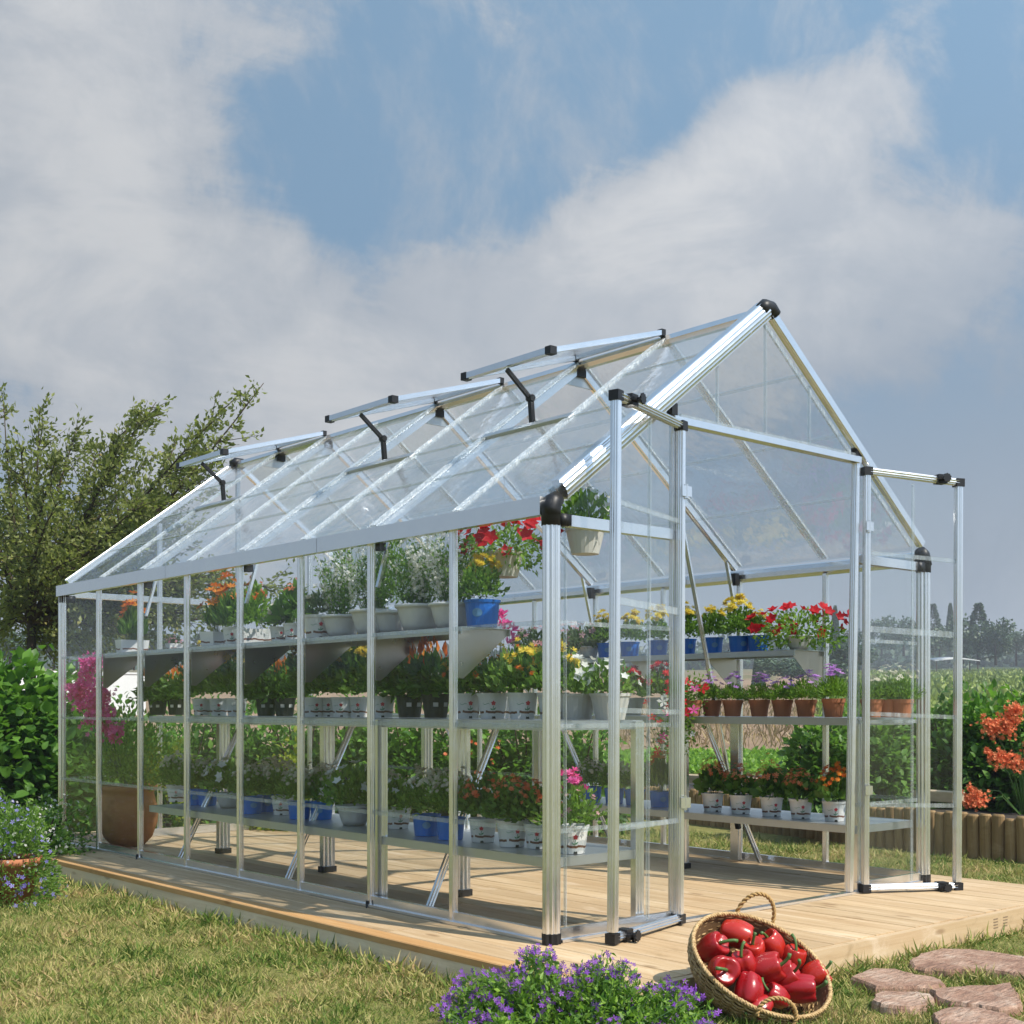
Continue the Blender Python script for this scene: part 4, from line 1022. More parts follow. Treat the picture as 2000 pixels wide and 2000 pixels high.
row(2.25, .326, [
 (1156, 'blue', 'heather', 'farthest blue pot on the lower right shelf, seen beside the front corner post'),
 (1200, 'blue', 'heather', 'blue pot behind the free edge of the left door, lower right shelf'),
 (1240, 'blue', 'heather', 'blue pot seen through the middle of the left door, lower right shelf'),
 (1289, 'blue', 'lily', 'blue pot of tall orange flowers beside the left door jamb, lower right shelf'),
 (1392, 'white', 'kalanchoe', 'leftmost white pot of orange kalanchoe on the lower right shelf'),
 (1447, 'white', 'kalanchoe', 'second white pot of orange kalanchoe, in front of the wide inner leg'),
 (1507, 'white', 'kalanchoe', 'middle one of the five white kalanchoe pots on the lower right shelf'),
 (1564, 'white', 'kalanchoe', 'fourth white kalanchoe pot on the lower right shelf'),
 (1630, 'white', 'kalanchoe_orange', 'white kalanchoe pot with brightest orange blooms beside the right door jamb')], G6)
# hanging baskets
def hanging(p, plant, label, sc, ps):
    t_ = thing('hanging_pot', label, 'hanging pot', p)
    for nm, me, _ in potmeshes('beige'): o = link(nm, me, t_); o.scale = (sc,)*3
    for nm, me in plantmeshes(plant, 1): o = link(nm, me, t_); o.scale = (ps,)*3; o.location = (0, 0, .005)
    top = rz_at(p[0])-p[2]-.03; mb = MB()
    for k in range(3):
        a_ = 2.1*k; mb.tube([(.085*sc*math.cos(a_), .085*sc*math.sin(a_), .11*sc), (0, 0, min(top, .32))], .0012, 4)
    if top > .32: mb.tube([(0, 0, .32), (0, 0, top)], .0012, 4)
    part(mb, 'hanger_wire', 'galvanised', t_)
def hangpt(u, v, x): q = onx(u, v, x); return (x, float(q[1]), float(q[2]))
hanging(hangpt(985, 1128, .33), 'petunia_red', 'hanging pot of red petunias under the eave near the front corner', 1.0, .95)
hanging(hangpt(1143, 1083, .50), 'petunia_white', 'hanging pot with white flowers and round leaves between the corner post and left door', 1.0, 1.1)

# big terracotta urn with bougainvillea
bx_ = onz(250, 1652, 0.0); ug = thing('terracotta_urn', 'large round terracotta urn holding a pink-flowered climber in the far left corner', 'urn', (float(bx_[0]), float(bx_[1]), 0))
part(MB().lathe([(.001, .002), (.10, .002), (.155, .06), (.19, .16), (.195, .24), (.17, .33), (.165, .36), (.185, .37), (.19, .40), (.165, .405), (.155, .36)], 40), 'urn_body', 'old_terracotta', ug, True)
part(MB().lathe([(.001, .355), (.158, .352)], 24), 'soil', 'soil', ug)
ul = np.array(bx_)
P, D = dome(2600, .42, .62, .34, .5); P[:, 0] *= .8; sel = P[:, 0]+ul[0] > .03; P, D = P[sel], D[sel]
link('foliage', cloudmesh('foliage', 'leaf_mid', P, D, rng.uniform(.02, .045, len(P))), ug)
P, D = dome(900, .40, .45, .30, .6); P[:, 1] -= .15; P[:, 0] = np.abs(P[:, 0]); link('bright_foliage', cloudmesh('bright_foliage', 'leaf_yellow', P, D, rng.uniform(.015, .03, len(P)), LEAF2), ug)
clusters = [(175, 1300, .07), (165, 1340, .075), (190, 1365, .10), (150, 1350, .06), (205, 1395, .08), (212, 1420, .07), (180, 1400, .07), (185, 1290, .04), (225, 1432, .05), (160, 1375, .05), (200, 1350, .06)]
FP = []; 
for (u, v, r) in clusters:
    q = onx(u, v, .08)-ul; n = int(13000*r*r)+14; FP.append(q+rng.normal(size=(n, 3))*np.array([.03, r*.55, r*.5]))
FP = np.vstack(FP); FP[:, 0] = np.maximum(FP[:, 0], .035-ul[0])
link('blossom', cloudmesh('blossom', 'petal_pink', FP, rng.normal(size=(len(FP), 3))+np.array([-1, -.5, .3]), rng.uniform(.03, .05, len(FP)), BELL, 1, flat=True), ug)
sm = MB()
for (u, v, r) in clusters[:8]:
    q = onx(u, v, .10)-ul; sm.tube([(0, 0, .36), (q[0]*.5, q[1]*.4, .6), tuple(q)], [.006, .004, .002], 5)
part(sm, 'stems', 'stem_green', ug)

# ------------------------------------------------------------------ pepper basket
BC = atd(1487, 1884, 4.22); Nb = (.58*(-FW)+.75*UP+.31*RT); Nb /= np.linalg.norm(Nb)
La = np.cross(Nb, FW); La = La/np.linalg.norm(La)
if La@RT < 0: La = -La
Sb = np.cross(Nb, La)
bk = thing('wicker_basket', 'tilted oval wicker basket full of red peppers in front of the deck', 'basket', tuple(BC))
M3 = Matrix((La, Sb, Nb)).transposed().to_4x4(); bk.matrix_world = Matrix.Translation(BC) @ M3
RA, RB_, HB = .245, .205, .175
def wallr(t_):     # t 0 bottom .. 1 rim
    return .42+.58*math.sin(min(1, t_*1.02)*math.pi/2)**.8
nring = 24; mb = MB(); nseg = 132
for k in range(nring):
    t_ = k/(nring-1); s_ = wallr(t_); z = -HB*(1-t_); pts = []
    for i in range(nseg+1):
        a_ = 2*math.pi*i/nseg; w_ = .0052*math.sin(20*a_+(math.pi if k % 2 else 0)); q_ = .0016*math.sin(5*a_+k*1.7)
        pts.append(((RA*s_+w_)*math.cos(a_), (RB_*s_+w_)*math.sin(a_), z+q_))
    mb.tube(pts, .0040, 5, False)
part(mb, 'basket_weave', 'wicker', bk, True)
mb = MB()
for i in range(40):
    a_ = 2*math.pi*i/40; mb.tube([((RA*wallr(t_))*math.cos(a_), (RB_*wallr(t_))*math.sin(a_), -HB*(1-t_)) for t_ in np.linspace(0, 1, 8)], .0026, 4)
part(mb, 'basket_ribs', 'rope', bk, True)
part(MB().lathe([(.001, -HB+.002), (.42, -HB+.002), (wallr(.3)*.985, -HB*.7), (wallr(.6)*.985, -HB*.4), (.985, -.004)], 48, RA, RB_), 'basket_lining', 'wicker_dark', bk, True)
def rope(path, r, mat, name, parent, strands=3, twist=14):
    pts = [Vector(p) for p in path]; n = len(pts); mb = MB()
    for s_ in range(strands):
        q = []
        for i, p in enumerate(pts):
            d = (pts[min(i+1, n-1)]-pts[max(i-1, 0)]).normalized(); u = d.cross(Vector((.13, .2, 1))).normalized(); w = d.cross(u)
            a_ = 2*math.pi*(s_/strands+twist*i/n); q.append(p+(u*math.cos(a_)+w*math.sin(a_))*r*.55)
        mb.tube(q, r*.62, 6)
    return part(mb, name, mat, parent, True)
rope([(RA*1.0*math.cos(a_), RB_*1.0*math.sin(a_), .004) for a_ in np.linspace(0, 2*math.pi, 220)], .0075, 'wicker', 'rim', bk, 3, 46)
def handle(ca, up_, lean):
    pts = []
    c = Vector((RA*math.cos(ca), RB_*math.sin(ca), .0)); tdir = Vector((-RA*math.sin(ca), RB_*math.cos(ca), 0)).normalized(); o_ = Vector((math.cos(ca), math.sin(ca), 0))
    for a_ in np.linspace(-.25, math.pi+.25, 60): pts.append(c+tdir*math.cos(a_)*.066+(Vector((0, 0, 1))*up_+o_*lean)*(math.sin(a_)*.085))
    rope(pts, .0072, 'rope', 'handle', bk, 2, 9)
# back handle stands up, front handle lies over the rim
def loc_in_basket(u, v, depth=0.):
    q = onplane(u, v, BC+Nb*depth, Nb)-BC; return Vector((q@La, q@Sb, depth))
h1 = loc_in_basket(1474, 1800); a1 = math.atan2(h1.y/RB_, h1.x/RA); handle(a1, .95, .5)
h2 = loc_in_basket(1510, 1962); a2 = math.atan2(h2.y/RB_, h2.x/RA); handle(a2, .6, -.35)
def pepper_mesh(seed, L=.085, R=.042):
    rs = random.Random(seed); nl = rs.choice([3, 4, 4]); nz, na = 22, 36; mb = MB(); ph = rs.uniform(0, 6)
    lob = [rs.uniform(.85, 1.1) for _ in range(nl)]
    for j in range(nz+1):
        t_ = j/nz; a = t_*math.pi
        z = L*.5*math.cos(a)*(1.0); r0 = R*(math.sin(a)**.55)*(1.0-.24*t_)
        if t_ < .16: z = L*.5*(math.cos(.16*math.pi)) - (1-t_/.16)*.012+.0
        if t_ < .16: r0 = R*(math.sin(.16*math.pi)**.55)*(t_/.16)**.7
        for i in range(na):
            th = 2*math.pi*i/na; l = abs(math.cos(nl*.5*(th+ph)))**.5; li = lob[int(((th+ph)/(2*math.pi)*nl)+.5) % nl]
            f_ = (.80+.20*l)*(.93+.07*li*2-.07); rr = r0*f_
            zz_ = z + (.006*l if t_ < .3 else 0) - (.007*l*li if t_ > .75 else 0)
            bend = .006*math.sin(t_*3)
            mb.v.append((rr*math.cos(th)+bend, rr*math.sin(th), zz_))
    for j in range(nz):
        for i in range(na):
            i2 = (i+1) % na; mb.f.append((j*na+i, (j+1)*na+i, (j+1)*na+i2, j*na+i2))
    body = mb.mesh('pepper_body', 'pepper_red', True)
    sm = MB(); zt = L*.5*math.cos(.16*math.pi)-.012
    bx2, by2 = rs.uniform(-.02, .02), rs.uniform(-.02, .02)
    sm.tube([(0.003, 0, zt-.002), (.003, 0, zt+.012), (.003+bx2*.5, by2*.5, zt+.026), (.003+bx2*1.2, by2*1.2, zt+.038), (.003+bx2*1.9, by2*1.9, zt+.043)], [.0068, .0045, .0042, .0045, .0052], 8)
    sm.lathe([(.001, zt+.006), (.008, zt+.004), (.0145, zt-.0005), (.013, zt-.004)], 10, off=(.003, 0, 0))
    return body, sm.mesh('stem', 'stem_green', True)
PM = [pepper_mesh(s_, .078*random.uniform(.88, 1.14), .0445*random.uniform(.92, 1.10)) for s_ in range(14)]
# (u, v, lift above the rim plane, image direction of the stem, size, label)
peps = [(1389, 1852, .000, (.6, .5, .5), 1.12, 'red pepper at the far left of the basket, stem to the upper right'),
 (1439, 1824, .022, (.95, -.3, .2), 1.12, 'topmost red pepper lying on its side under the rope handle'),
 (1507, 1846, .006, (-.5, .75, .2), .98, 'small shiny red pepper below the right foot of the upper handle'),
 (1466, 1858, .012, (.0, .85, .5), 1.0, 'orange-red pepper with its stem pointing straight up'),
 (1408, 1896, .030, (.15, .25, .95), 1.08, 'lobed red pepper showing its green stem to the front, left side'),
 (1452, 1886, .012, (-.3, .9, .2), .98, 'flat red pepper squeezed in the middle of the heap'),
 (1495, 1894, .036, (.9, .35, .3), 1.18, 'largest red pepper in the centre with a curled stem on its right'),
 (1546, 1874, .000, (.35, .9, .2), 1.02, 'red pepper at the back right with a curled stem'),
 (1530, 1908, .016, (.8, .5, .3), 1.02, 'red pepper right of the largest one, stem pointing right'),
 (1459, 1932, .020, (-.2, -.8, .4), 1.05, 'red pepper at the front left beside the lower handle'),
 (1515, 1945, .006, (-.7, .5, .2), .88, 'small red pepper directly behind the lower rope handle'),
 (1560, 1932, .014, (.95, .05, .2), 1.1, 'red pepper at the front right with a long stem lying right'),
 (1590, 1908, -.004, (.8, .6, .2), 1.0, 'rightmost red pepper against the basket rim'),
 (1482, 1968, .000, (-.5, -.3, .3), .8, 'red pepper half hidden under the lower rim of the basket')]
for i, (u, v, lift, sdir, sz, lab) in enumerate(peps):
    lift = lift*.8-.022; p = onplane(u, v, BC+Nb*(lift-.012), Nb); zdir = Vector(RT*sdir[0]+UP*sdir[1]-FW*sdir[2]).normalized()
    o = thing('bell_pepper', lab, 'pepper', tuple(p), group='red peppers in the wicker basket')
    o.rotation_euler = zdir.to_track_quat('Z', 'Y').to_euler(); o.scale = (sz*1.17,)*3
    b_, s_ = PM[i]; link('pepper_body', b_, o); link('stem', s_, o)
# ------------------------------------------------------------------ flagstones
def stone(outl, lab):
    s0 = .2587; W0 = [onz(1600+x*s0, 1500+y*s0, GZ+.035) for x, y in outl]
    pts = []
    n = len(W0)
    for i in range(n):
        a, b = W0[i][:2], W0[(i+1) % n][:2]
        for k in range(4):
            t_ = k/4; p = a*(1-t_)+b*t_; p = p+rng.normal(size=2)*.0035; pts.append(p)
    c = np.mean(pts, axis=0); N = len(pts); mb = MB()
    rings = [(1.0, GZ-.03, 0), (1.03, GZ+.008, .006), (1.015, GZ+.026, .006), (.975, GZ+.036, .003), (.7, GZ+.038, .006), (.4, GZ+.036, .006), (.12, GZ+.038, .004)]
    for s_, z, j in rings:
        for p in pts:
            q = c+(p-c)*s_; zz_ = z+j*mnoise.noise(Vector((q[0]*14, q[1]*14, s_))) ; mb.v.append((q[0]-c[0], q[1]-c[1], zz_))
    for r_ in range(len(rings)-1):
        for i in range(N): mb.f.append((r_*N+i, r_*N+(i+1) % N, (r_+1)*N+(i+1) % N, (r_+1)*N+i))
    mb.f.append(tuple((len(rings)-1)*N+i for i in range(N)))
    o = link('stepping_stone', mb.mesh('stepping_stone', 'flagstone', False), None, (c[0], c[1], 0)); tag(o, lab, 'stepping stone', 'flat stones of the path'); return np.array([p for p in pts])
STONES = [stone([(690, 1450), (760, 1400), (920, 1360), (1200, 1372), (1546, 1420), (1760, 1470), (1720, 1540), (1546, 1550), (1200, 1515), (1000, 1525), (800, 1510), (715, 1495)], 'broad pink flat stone nearest the front board of the deck, cut by the right edge'),
 stone([(240, 1575), (400, 1508), (560, 1512), (740, 1562), (870, 1577), (950, 1630), (860, 1650), (640, 1652), (430, 1650)], 'pink flat stone just right of the pepper basket at the deck'),
 stone([(400, 1745), (470, 1680), (640, 1682), (840, 1702), (868, 1735), (800, 1790), (640, 1805), (470, 1785)], 'small chipped flat stone left in the middle row of the path'),
 stone([(850, 1672), (1000, 1648), (1290, 1642), (1440, 1617), (1480, 1680), (1535, 1780), (1380, 1815), (1200, 1785), (1000, 1765), (885, 1725)], 'wide pink flat stone right in the middle row of the path'),
 stone([(860, 1850), (950, 1803), (1200, 1808), (1400, 1852), (1560, 1920), (1520, 2010), (1100, 2010), (900, 1930)], 'pink flat stone cut by the bottom edge of the view')]

# ------------------------------------------------------------------ lawn blades
def in_poly(P, poly):
    x, y = P[:, 0], P[:, 1]; ins = np.zeros(len(P), bool); n = len(poly); j = n-1
    for i in range(n):
        xi, yi = poly[i]; xj, yj = poly[j]; c = ((yi > y) != (yj > y)) & (x < (xj-xi)*(y-yi)/(yj-yi+1e-12)+xi); ins ^= c; j = i
    return ins
def grass():
    n = 380000
    dep = 3.3*np.exp(rng.random(n)*math.log(17/3.3)); lat = (rng.random(n)*2-1)*.56*dep
    keep = rng.random(n) < 1.0
    P = CAM[None, :]+FW*dep[:, None]+RT*lat[:, None]; P[:, 2] = GZ
    ok = ~((P[:, 0] > DX0-.01) & (P[:, 0] < DX1+.01) & (P[:, 1] > DY0-.04) & (P[:, 1] < DY1+.04)) & keep
    ok &= ~((P[:, 0] > 4.55) & (P[:, 1] > -1.5))
    for s_ in STONES: c_ = s_.mean(axis=0); ok &= ~in_poly(P, c_+(s_-c_)*.955)
    P = P[ok]; dep = dep[ok]; n = len(P)
    near = np.minimum.reduce([np.abs(P[:, 0]-DX0)+9*((P[:, 1] < DY0)), np.abs(P[:, 1]-DY0)+9*(P[:, 0] < DX0)])
    tall = 1+1.1*(near < .10)*rng.random(n)
    cell = {}
    key = np.round(P[:, :2]*12).astype(int)
    tn = np.array([mnoise.noise(Vector((a/3., b/3., 5.)))+.6*mnoise.noise(Vector((a/1.3, b/1.3, 9.))) for a, b in np.unique(key, axis=0)]); _, inv = np.unique(key, axis=0, return_inverse=True); tn = tn[inv.ravel()]
    tall = np.minimum(tall*np.clip(1+tn*.9, .5, 1.6), 1.9)
    hn = np.array([mnoise.noise(Vector((p[0]*3, p[1]*3, 1.))) for p in P[::40]]); hn = np.repeat(hn, 40)[:n]
    D = rng.normal(size=(n, 3))*np.array([.75, .75, .25]); D[:, 2] = np.abs(D[:, 2])+.55
    S = rng.uniform(.022, .052, n)*tall*(.8+dep*.04)
    tpl = (np.array([(-.5, 0, 0), (.5, 0, 0), (.0, 1, .15)], float), [(0, 1, 2)])
    tpl = (np.array([(-.5, 0, 0), (.5, 0, 0), (.38, .55, .0), (-.38, .55, .0), (0, 1, -.2)], float), [(0, 1, 2, 3), (3, 2, 4)])
    me = cloudmesh('grass', 'grass', P, D, S, tpl, .11, rnd=np.clip(rng.random(n)*.9+.05, 0, 1))
    o = link('grass', me); o['kind'] = 'stuff'; tag(o, 'short sun-bleached lawn grass around the wooden deck', 'grass')
grass()

# ------------------------------------------------------------------ hedges and planting
def leafmass(n, cx, cy, z0, rx, ry, h, lump=.18, seedv=0):
    """points near the surface of a lumpy mound"""
    d = unit(n); d[:, 2] = np.abs(d[:, 2]); r = 1-rng.random(n)**1.6*.42
    l = 1+lump*np.sin(d[:, 0]*5+seedv)*np.cos(d[:, 1]*4+seedv*1.7)+lump*.6*np.sin(d[:, 2]*9+seedv*2.3+d[:, 0]*6)
    P = np.stack([cx+d[:, 0]*rx*r*l, cy+d[:, 1]*ry*r*l, z0+d[:, 2]*h*r*l], 1)
    return P, d+rng.normal(size=(n, 3))*.45+np.array([0, 0, -.15])
def shrub(name, label, cx, cy, z0, rx, ry, h, n, size, mat, cat='bush', group=None, tpl=BIGLEAF, flowers=None, wr=.62):
    o = thing(name, label, cat, (cx, cy, z0), group=group)
    P, D = leafmass(n, 0, 0, 0, rx, ry, h, seedv=rng.uniform(0, 9))
    q = rng.integers(0, n, n//7); tw = P[q]*1.04+rng.normal(size=(len(q), 3))*size*.8; tw[:, 2] = np.abs(tw[:, 2]); P = np.vstack([P, tw]); D = np.vstack([D, rng.normal(size=(len(q), 3))+np.array([0, 0, .4])])
    link('foliage', cloudmesh('foliage', mat, P, D, rng.uniform(size*.6, size*1.15, len(P)), tpl, wr, N=P/np.maximum(np.linalg.norm(P, axis=1, keepdims=True), 1e-6)+np.array([0, 0, .6])), o)
    sm = MB()
    for k in range(7):
        a_ = rng.uniform(0, 6.28); sm.tube([(0, 0, 0), (math.cos(a_)*rx*.3, math.sin(a_)*ry*.3, h*.45), (math.cos(a_)*rx*.6, math.sin(a_)*ry*.6, h*.8)], [.016, .011, .005], 5)
    part(sm, 'branches', 'bark', o)
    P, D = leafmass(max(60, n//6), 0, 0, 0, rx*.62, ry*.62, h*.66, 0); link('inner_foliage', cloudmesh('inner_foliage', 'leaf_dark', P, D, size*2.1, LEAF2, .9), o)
    for (mt, P, S, tp) in (flowers or []):
        link('blossom', cloudmesh('blossom', mt, P, rng.normal(size=(len(P), 3))*.6+np.array([-.6, -.7, .4]), S, tp, 1, flat=True), o)
    return o
# big-leaved hedge behind the far end, from the left edge of the view round to the vegetable plot
hedge_pts = [(-110, 10.4, 1.30, 'big-leaved green bush partly outside the left edge of the view'), (0, 10.3, 1.22, 'big-leaved light green bush left of the greenhouse far corner'), (82, 10.4, 1.12, 'leafy green bush touching the far corner post on its left'), (170, 10.8, .9, 'dark green bush behind the pink climber'), (265, 11.0, .86, 'bush behind the urn, below the white wall'),
 (360, 11.2, .95, 'green bush behind the sixth bay of the greenhouse'), (470, 11.3, 1.0, 'green bush behind the narrow wall post'), (590, 11.2, 1.0, 'green bush behind the third wall post'), (700, 11.1, 1.05, 'green bush behind the second wall post'), (810, 10.9, 1.0, 'broad green bush behind the leaning brace'), (920, 10.7, 1.0, 'green bush behind the orange-red flowers seen beside the inner leg'), (1030, 10.5, .95, 'green bush behind the front corner post'), (1120, 10.4, .9, 'last green bush before the brown field, seen left of the open door')]
for i, (u, dpt, h, lab) in enumerate(hedge_pts):
    p = atd(u, 1500, dpt)
    near = i < 3
    fl = None
    if i == 10:
        n = 22; fl = [('petal_coral', np.stack([rng.normal(size=n)*.16-.3, rng.normal(size=n)*.12-.35, rng.uniform(.45, 1.0, n)], 1), rng.uniform(.03, .05, n), POM)]
    shrub('hedge_bush', lab, float(p[0]), float(p[1]), GZ, .50 if near else .48, .5, h+.12, 2300 if near else 1500, .115 if near else .075, 'leaf_hedge', group='leafy bushes behind the greenhouse', flowers=fl, wr=.72 if near else .6)
for u, lab in ((330, 'yellow-green shrub behind the first leaning brace from the far end'), (560, 'yellow-green shrub behind the second leaning brace from the far end')):
    p = atd(u, 1550, 9.6); shrub('yellow_shrub', lab, float(p[0]), float(p[1]), GZ, .22, .22, .72, 700, .05, 'leaf_yellow', group='yellow-green shrubs beyond the deck')

# raised bed with a log edging on the right
log = thing('log_edging', 'low palisade of upright half-round logs edging the raised bed on the right', 'garden edging')
fy = np.arange(-1.6, 5.6, .088); lg = []
def fence_x(y): return 4.72+.06*(y-1.0)**2*.25 if y < 1.0 else 4.72+.17*(y-1.0)
for y in fy:
    x_ = fence_x(y); h_ = .30+random.uniform(-.015, .015); r_ = .043+random.uniform(-.002, .002)
    mb = MB(); n_ = 9; a0 = random.uniform(-.03, .03)
    ring = [(math.cos(math.radians(90+180*i/(n_-1)))*r_*.85, math.sin(math.radians(90+180*i/(n_-1)))*r_) for i in range(n_)]
    vs = []
    for z_, s_ in ((-.05, 1), (h_-.012, 1), (h_, .8)): vs += [(q[0]*s_, q[1]*s_, z_) for q in ring]
    fs = []
    for L_ in range(2):
        for i in range(n_-1): fs.append((L_*n_+i, L_*n_+i+1, (L_+1)*n_+i+1, (L_+1)*n_+i))
        fs.append((L_*n_+n_-1, L_*n_, (L_+1)*n_, (L_+1)*n_+n_-1))
    fs.append(tuple(2*n_+i for i in range(n_)))
    o = part(mb.add(vs, [tuple(reversed(f)) for f in fs]), 'log', 'log_wood', log); o.location = (x_, y, GZ); o.rotation_euler = (random.uniform(-.02, .02), random.uniform(-.02, .02), 0)
bed = MB(); ys = list(np.arange(-1.6, 5.7, .3)); nb = len(ys)
for y in ys:
    for dx in (.01, 1.2, 3.5, 9): bed.v.append((fence_x(y)+dx, y, GZ+(.25 if dx < 5 else -.05)+.03*mnoise.noise(Vector((dx*2, y*2, 0)))))
for i in range(nb-1):
    for k in range(3): a_ = i*4+k; bed.f.append((a_, a_+1, a_+5, a_+4))
o = link('raised_bed', bed.mesh('raised_bed', 'soil'), None); o['kind'] = 'structure'
# pale timber lying on the bed edge
for (u0, u1, v, lab) in ((1335, 1520, 1524, 'pale weathered timber beam lying on the raised bed behind the kalanchoe pots'), (1795, 1872, 1553, 'pale timber lying on the bed edge behind the right door')):
    a = onx(u0, v, 5.5 if u0 < 1500 else 5.0); b = onx(u1, v+3, 5.45 if u0 < 1500 else 4.95)
    z_ = (a[2]+b[2])/2; t_ = thing('timber_beam', lab, 'beam', (0, 0, 0), group='timber beams on the raised bed')
    part(MB().bar((a[0], a[1], z_), (b[0], b[1], z_), .14, .085, prof=PF2), 'beam', 'beam_wood', t_)
# leafy bushes growing in the raised bed, with coral trumpet flowers
bedb = [(1608, 9.7, .50, .74, 'dark leafy bush left of the right door jamb in the raised bed'), (1700, 9.9, .66, .84, 'dark bush behind the lower half of the right door'), (1790, 10.2, .6, .90, 'glossy green bush between door and free stile'),
 (1870, 10.0, .6, .90, 'glossy green bush right of the open right door'), (1950, 9.8, .62, .90, 'glossy green bush with coral flower clusters'), (2050, 9.5, .65, .93, 'green bush cut by the right edge of the view')]
for i, (u, dpt, r_, h, lab) in enumerate(bedb):
    p = atd(u, 1500, dpt); fl = None
    shrub('leafy_bush', lab, float(p[0]), float(p[1]), GZ+.2, r_*.62, r_*.62, h-.02, 2300, .075, 'leaf_dark' if i < 2 else 'leaf_hedge', group='bushes in the raised bed', flowers=fl)
cor = thing('coral_trumpet_flowers', 'arching stems with coral-orange trumpet flower clusters at the right edge', 'flowers', tuple(atd(1960, 1600, 8.9)))
c0 = atd(1960, 1600, 8.9); sm = MB()
for k, (u, v, ru, rv, n) in enumerate([(1937, 1418, 24, 22, 150), (1975, 1400, 20, 26, 150), (1965, 1425, 20, 25, 90), (1955, 1482, 24, 20, 130), (1985, 1490, 18, 18, 80), (1930, 1470, 10, 8, 25), (1905, 1562, 26, 22, 190), (1895, 1540, 8, 8, 20), (1985, 1385, 12, 12, 60), (2020, 1450, 20, 25, 120)]):
    c = atd(u, v, 8.85)-c0; s_ = 8.85/FPX
    Pn = c+np.outer(rng.normal(size=n)*ru*.45*s_, RT)+np.outer(rng.normal(size=n)*rv*.45*s_, UP)+np.outer(rng.normal(size=n)*.03, FW)
    link('blossom', cloudmesh('blossom', 'petal_coral', Pn, rng.normal(size=(n, 3))*.6-FW*.8+UP*.2, rng.uniform(.022, .036, n), BELL, 1, flat=True), cor)
    sm.tube([tuple(atd(2000, 1600, 9.2)-c0), tuple((atd((u+2010)/2, (v+1600)/2-25, 9.0)-c0)), tuple(c)], [.006, .004, .002], 5)
part(sm, 'stems', 'stem_green', cor)
# low vegetable rows beyond the bed and the near crop
def stuffleaves(name, label, cat, P, D, S, mat, tpl=LEAF2, wr=.7):
    o = link(name, cloudmesh(name, mat, P, D, S, tpl, wr)); o['kind'] = 'stuff'; tag(o, label, cat)
def patch(n, d0, d1, u0, u1, hmax):
    dep = d0+(d1-d0)*rng.random(n); u = u0+(u1-u0)*rng.random(n)
    P = CAM+FW*dep[:, None]+RT*((u-1000)/FPX*dep)[:, None]; g = np.array([terr(math.hypot(a, b)) for a, b in (P[:, :2]-CAM[:2])])
    lump = np.array([max(0, .5+mnoise.noise(Vector((p[0]*.9, p[1]*.9, 3)))) for p in P]); P[:, 2] = g+rng.random(n)*hmax*lump; return P
P = patch(9000, 19.5, 26, 1180, 1600, .12); stuffleaves('vegetable_rows', 'low bright green vegetable rows beyond the raised bed', 'vegetables', P, rng.normal(size=P.shape)+np.array([0, 0, .6]), rng.uniform(.07, .13, len(P)), 'leaf_bright')
P = patch(2600, 27, 60, 1150, 1600, .25); stuffleaves('dry_grass', 'dry straw-coloured weeds at the edge of the brown field', 'dry grass', P, rng.normal(size=P.shape)*.5+np.array([0, 0, 1.2]), rng.uniform(.2, .42, len(P)), 'straw', LEAF2, .06)
P = patch(30000, 34, 170, 1600, 2150, .45); stuffleaves('crop_field', 'yellow-green crop field rising towards the trees on the right', 'crops', P, rng.normal(size=P.shape)+np.array([0, 0, .7]), rng.uniform(.2, .5, len(P)), 'leaf_crop', LEAF2, .6)

# white long wall far left
ww = thing('white_wall', 'long low white wall beyond the field at the far left', 'wall'); a = atd(26, 1345, 44); b = atd(282, 1345, 47)
part(MB().bar((a[0], a[1], 1.2), (b[0], b[1], 1.2), .25, 1.85), 'wall_panel', 'white_wall', ww)
part(MB().bar((a[0], a[1], 2.14), (b[0], b[1], 2.14), .32, .06), 'wall_coping', 'white_wall', ww)
# small white shelter far right
p = atd(1862, 1290, 150); gz_ = terr(150); s_ = thing('field_shelter', 'small open shelter with a white roof at the foot of the far trees', 'shelter', (float(p[0]), float(p[1]), gz_), -YAW)
m_ = MB(); n_ = 9
for k in range(n_):
    x_ = -2.6+5.2*k/(n_-1); m_.v += [(x_, -1.5, 1.9+.28*math.cos(x_/2.6*1.4)), (x_, 1.5, 2.2+.28*math.cos(x_/2.6*1.4)), (x_, 1.5, 2.1+.28*math.cos(x_/2.6*1.4)), (x_, -1.5, 1.8+.28*math.cos(x_/2.6*1.4))]
for k in range(n_-1):
    for j in range(4): m_.f.append((k*4+j, (k+1)*4+j, (k+1)*4+(j+1) % 4, k*4+(j+1) % 4))
part(m_, 'roof', 'white_wall', s_)
for sx_ in (-2.4, 2.4):
    for sy_ in (-1.3, 1.3): part(MB().box((sx_-.06, sy_-.06, -.4), (sx_+.06, sy_+.06, 1.95)), 'leg', 'bark', s_)

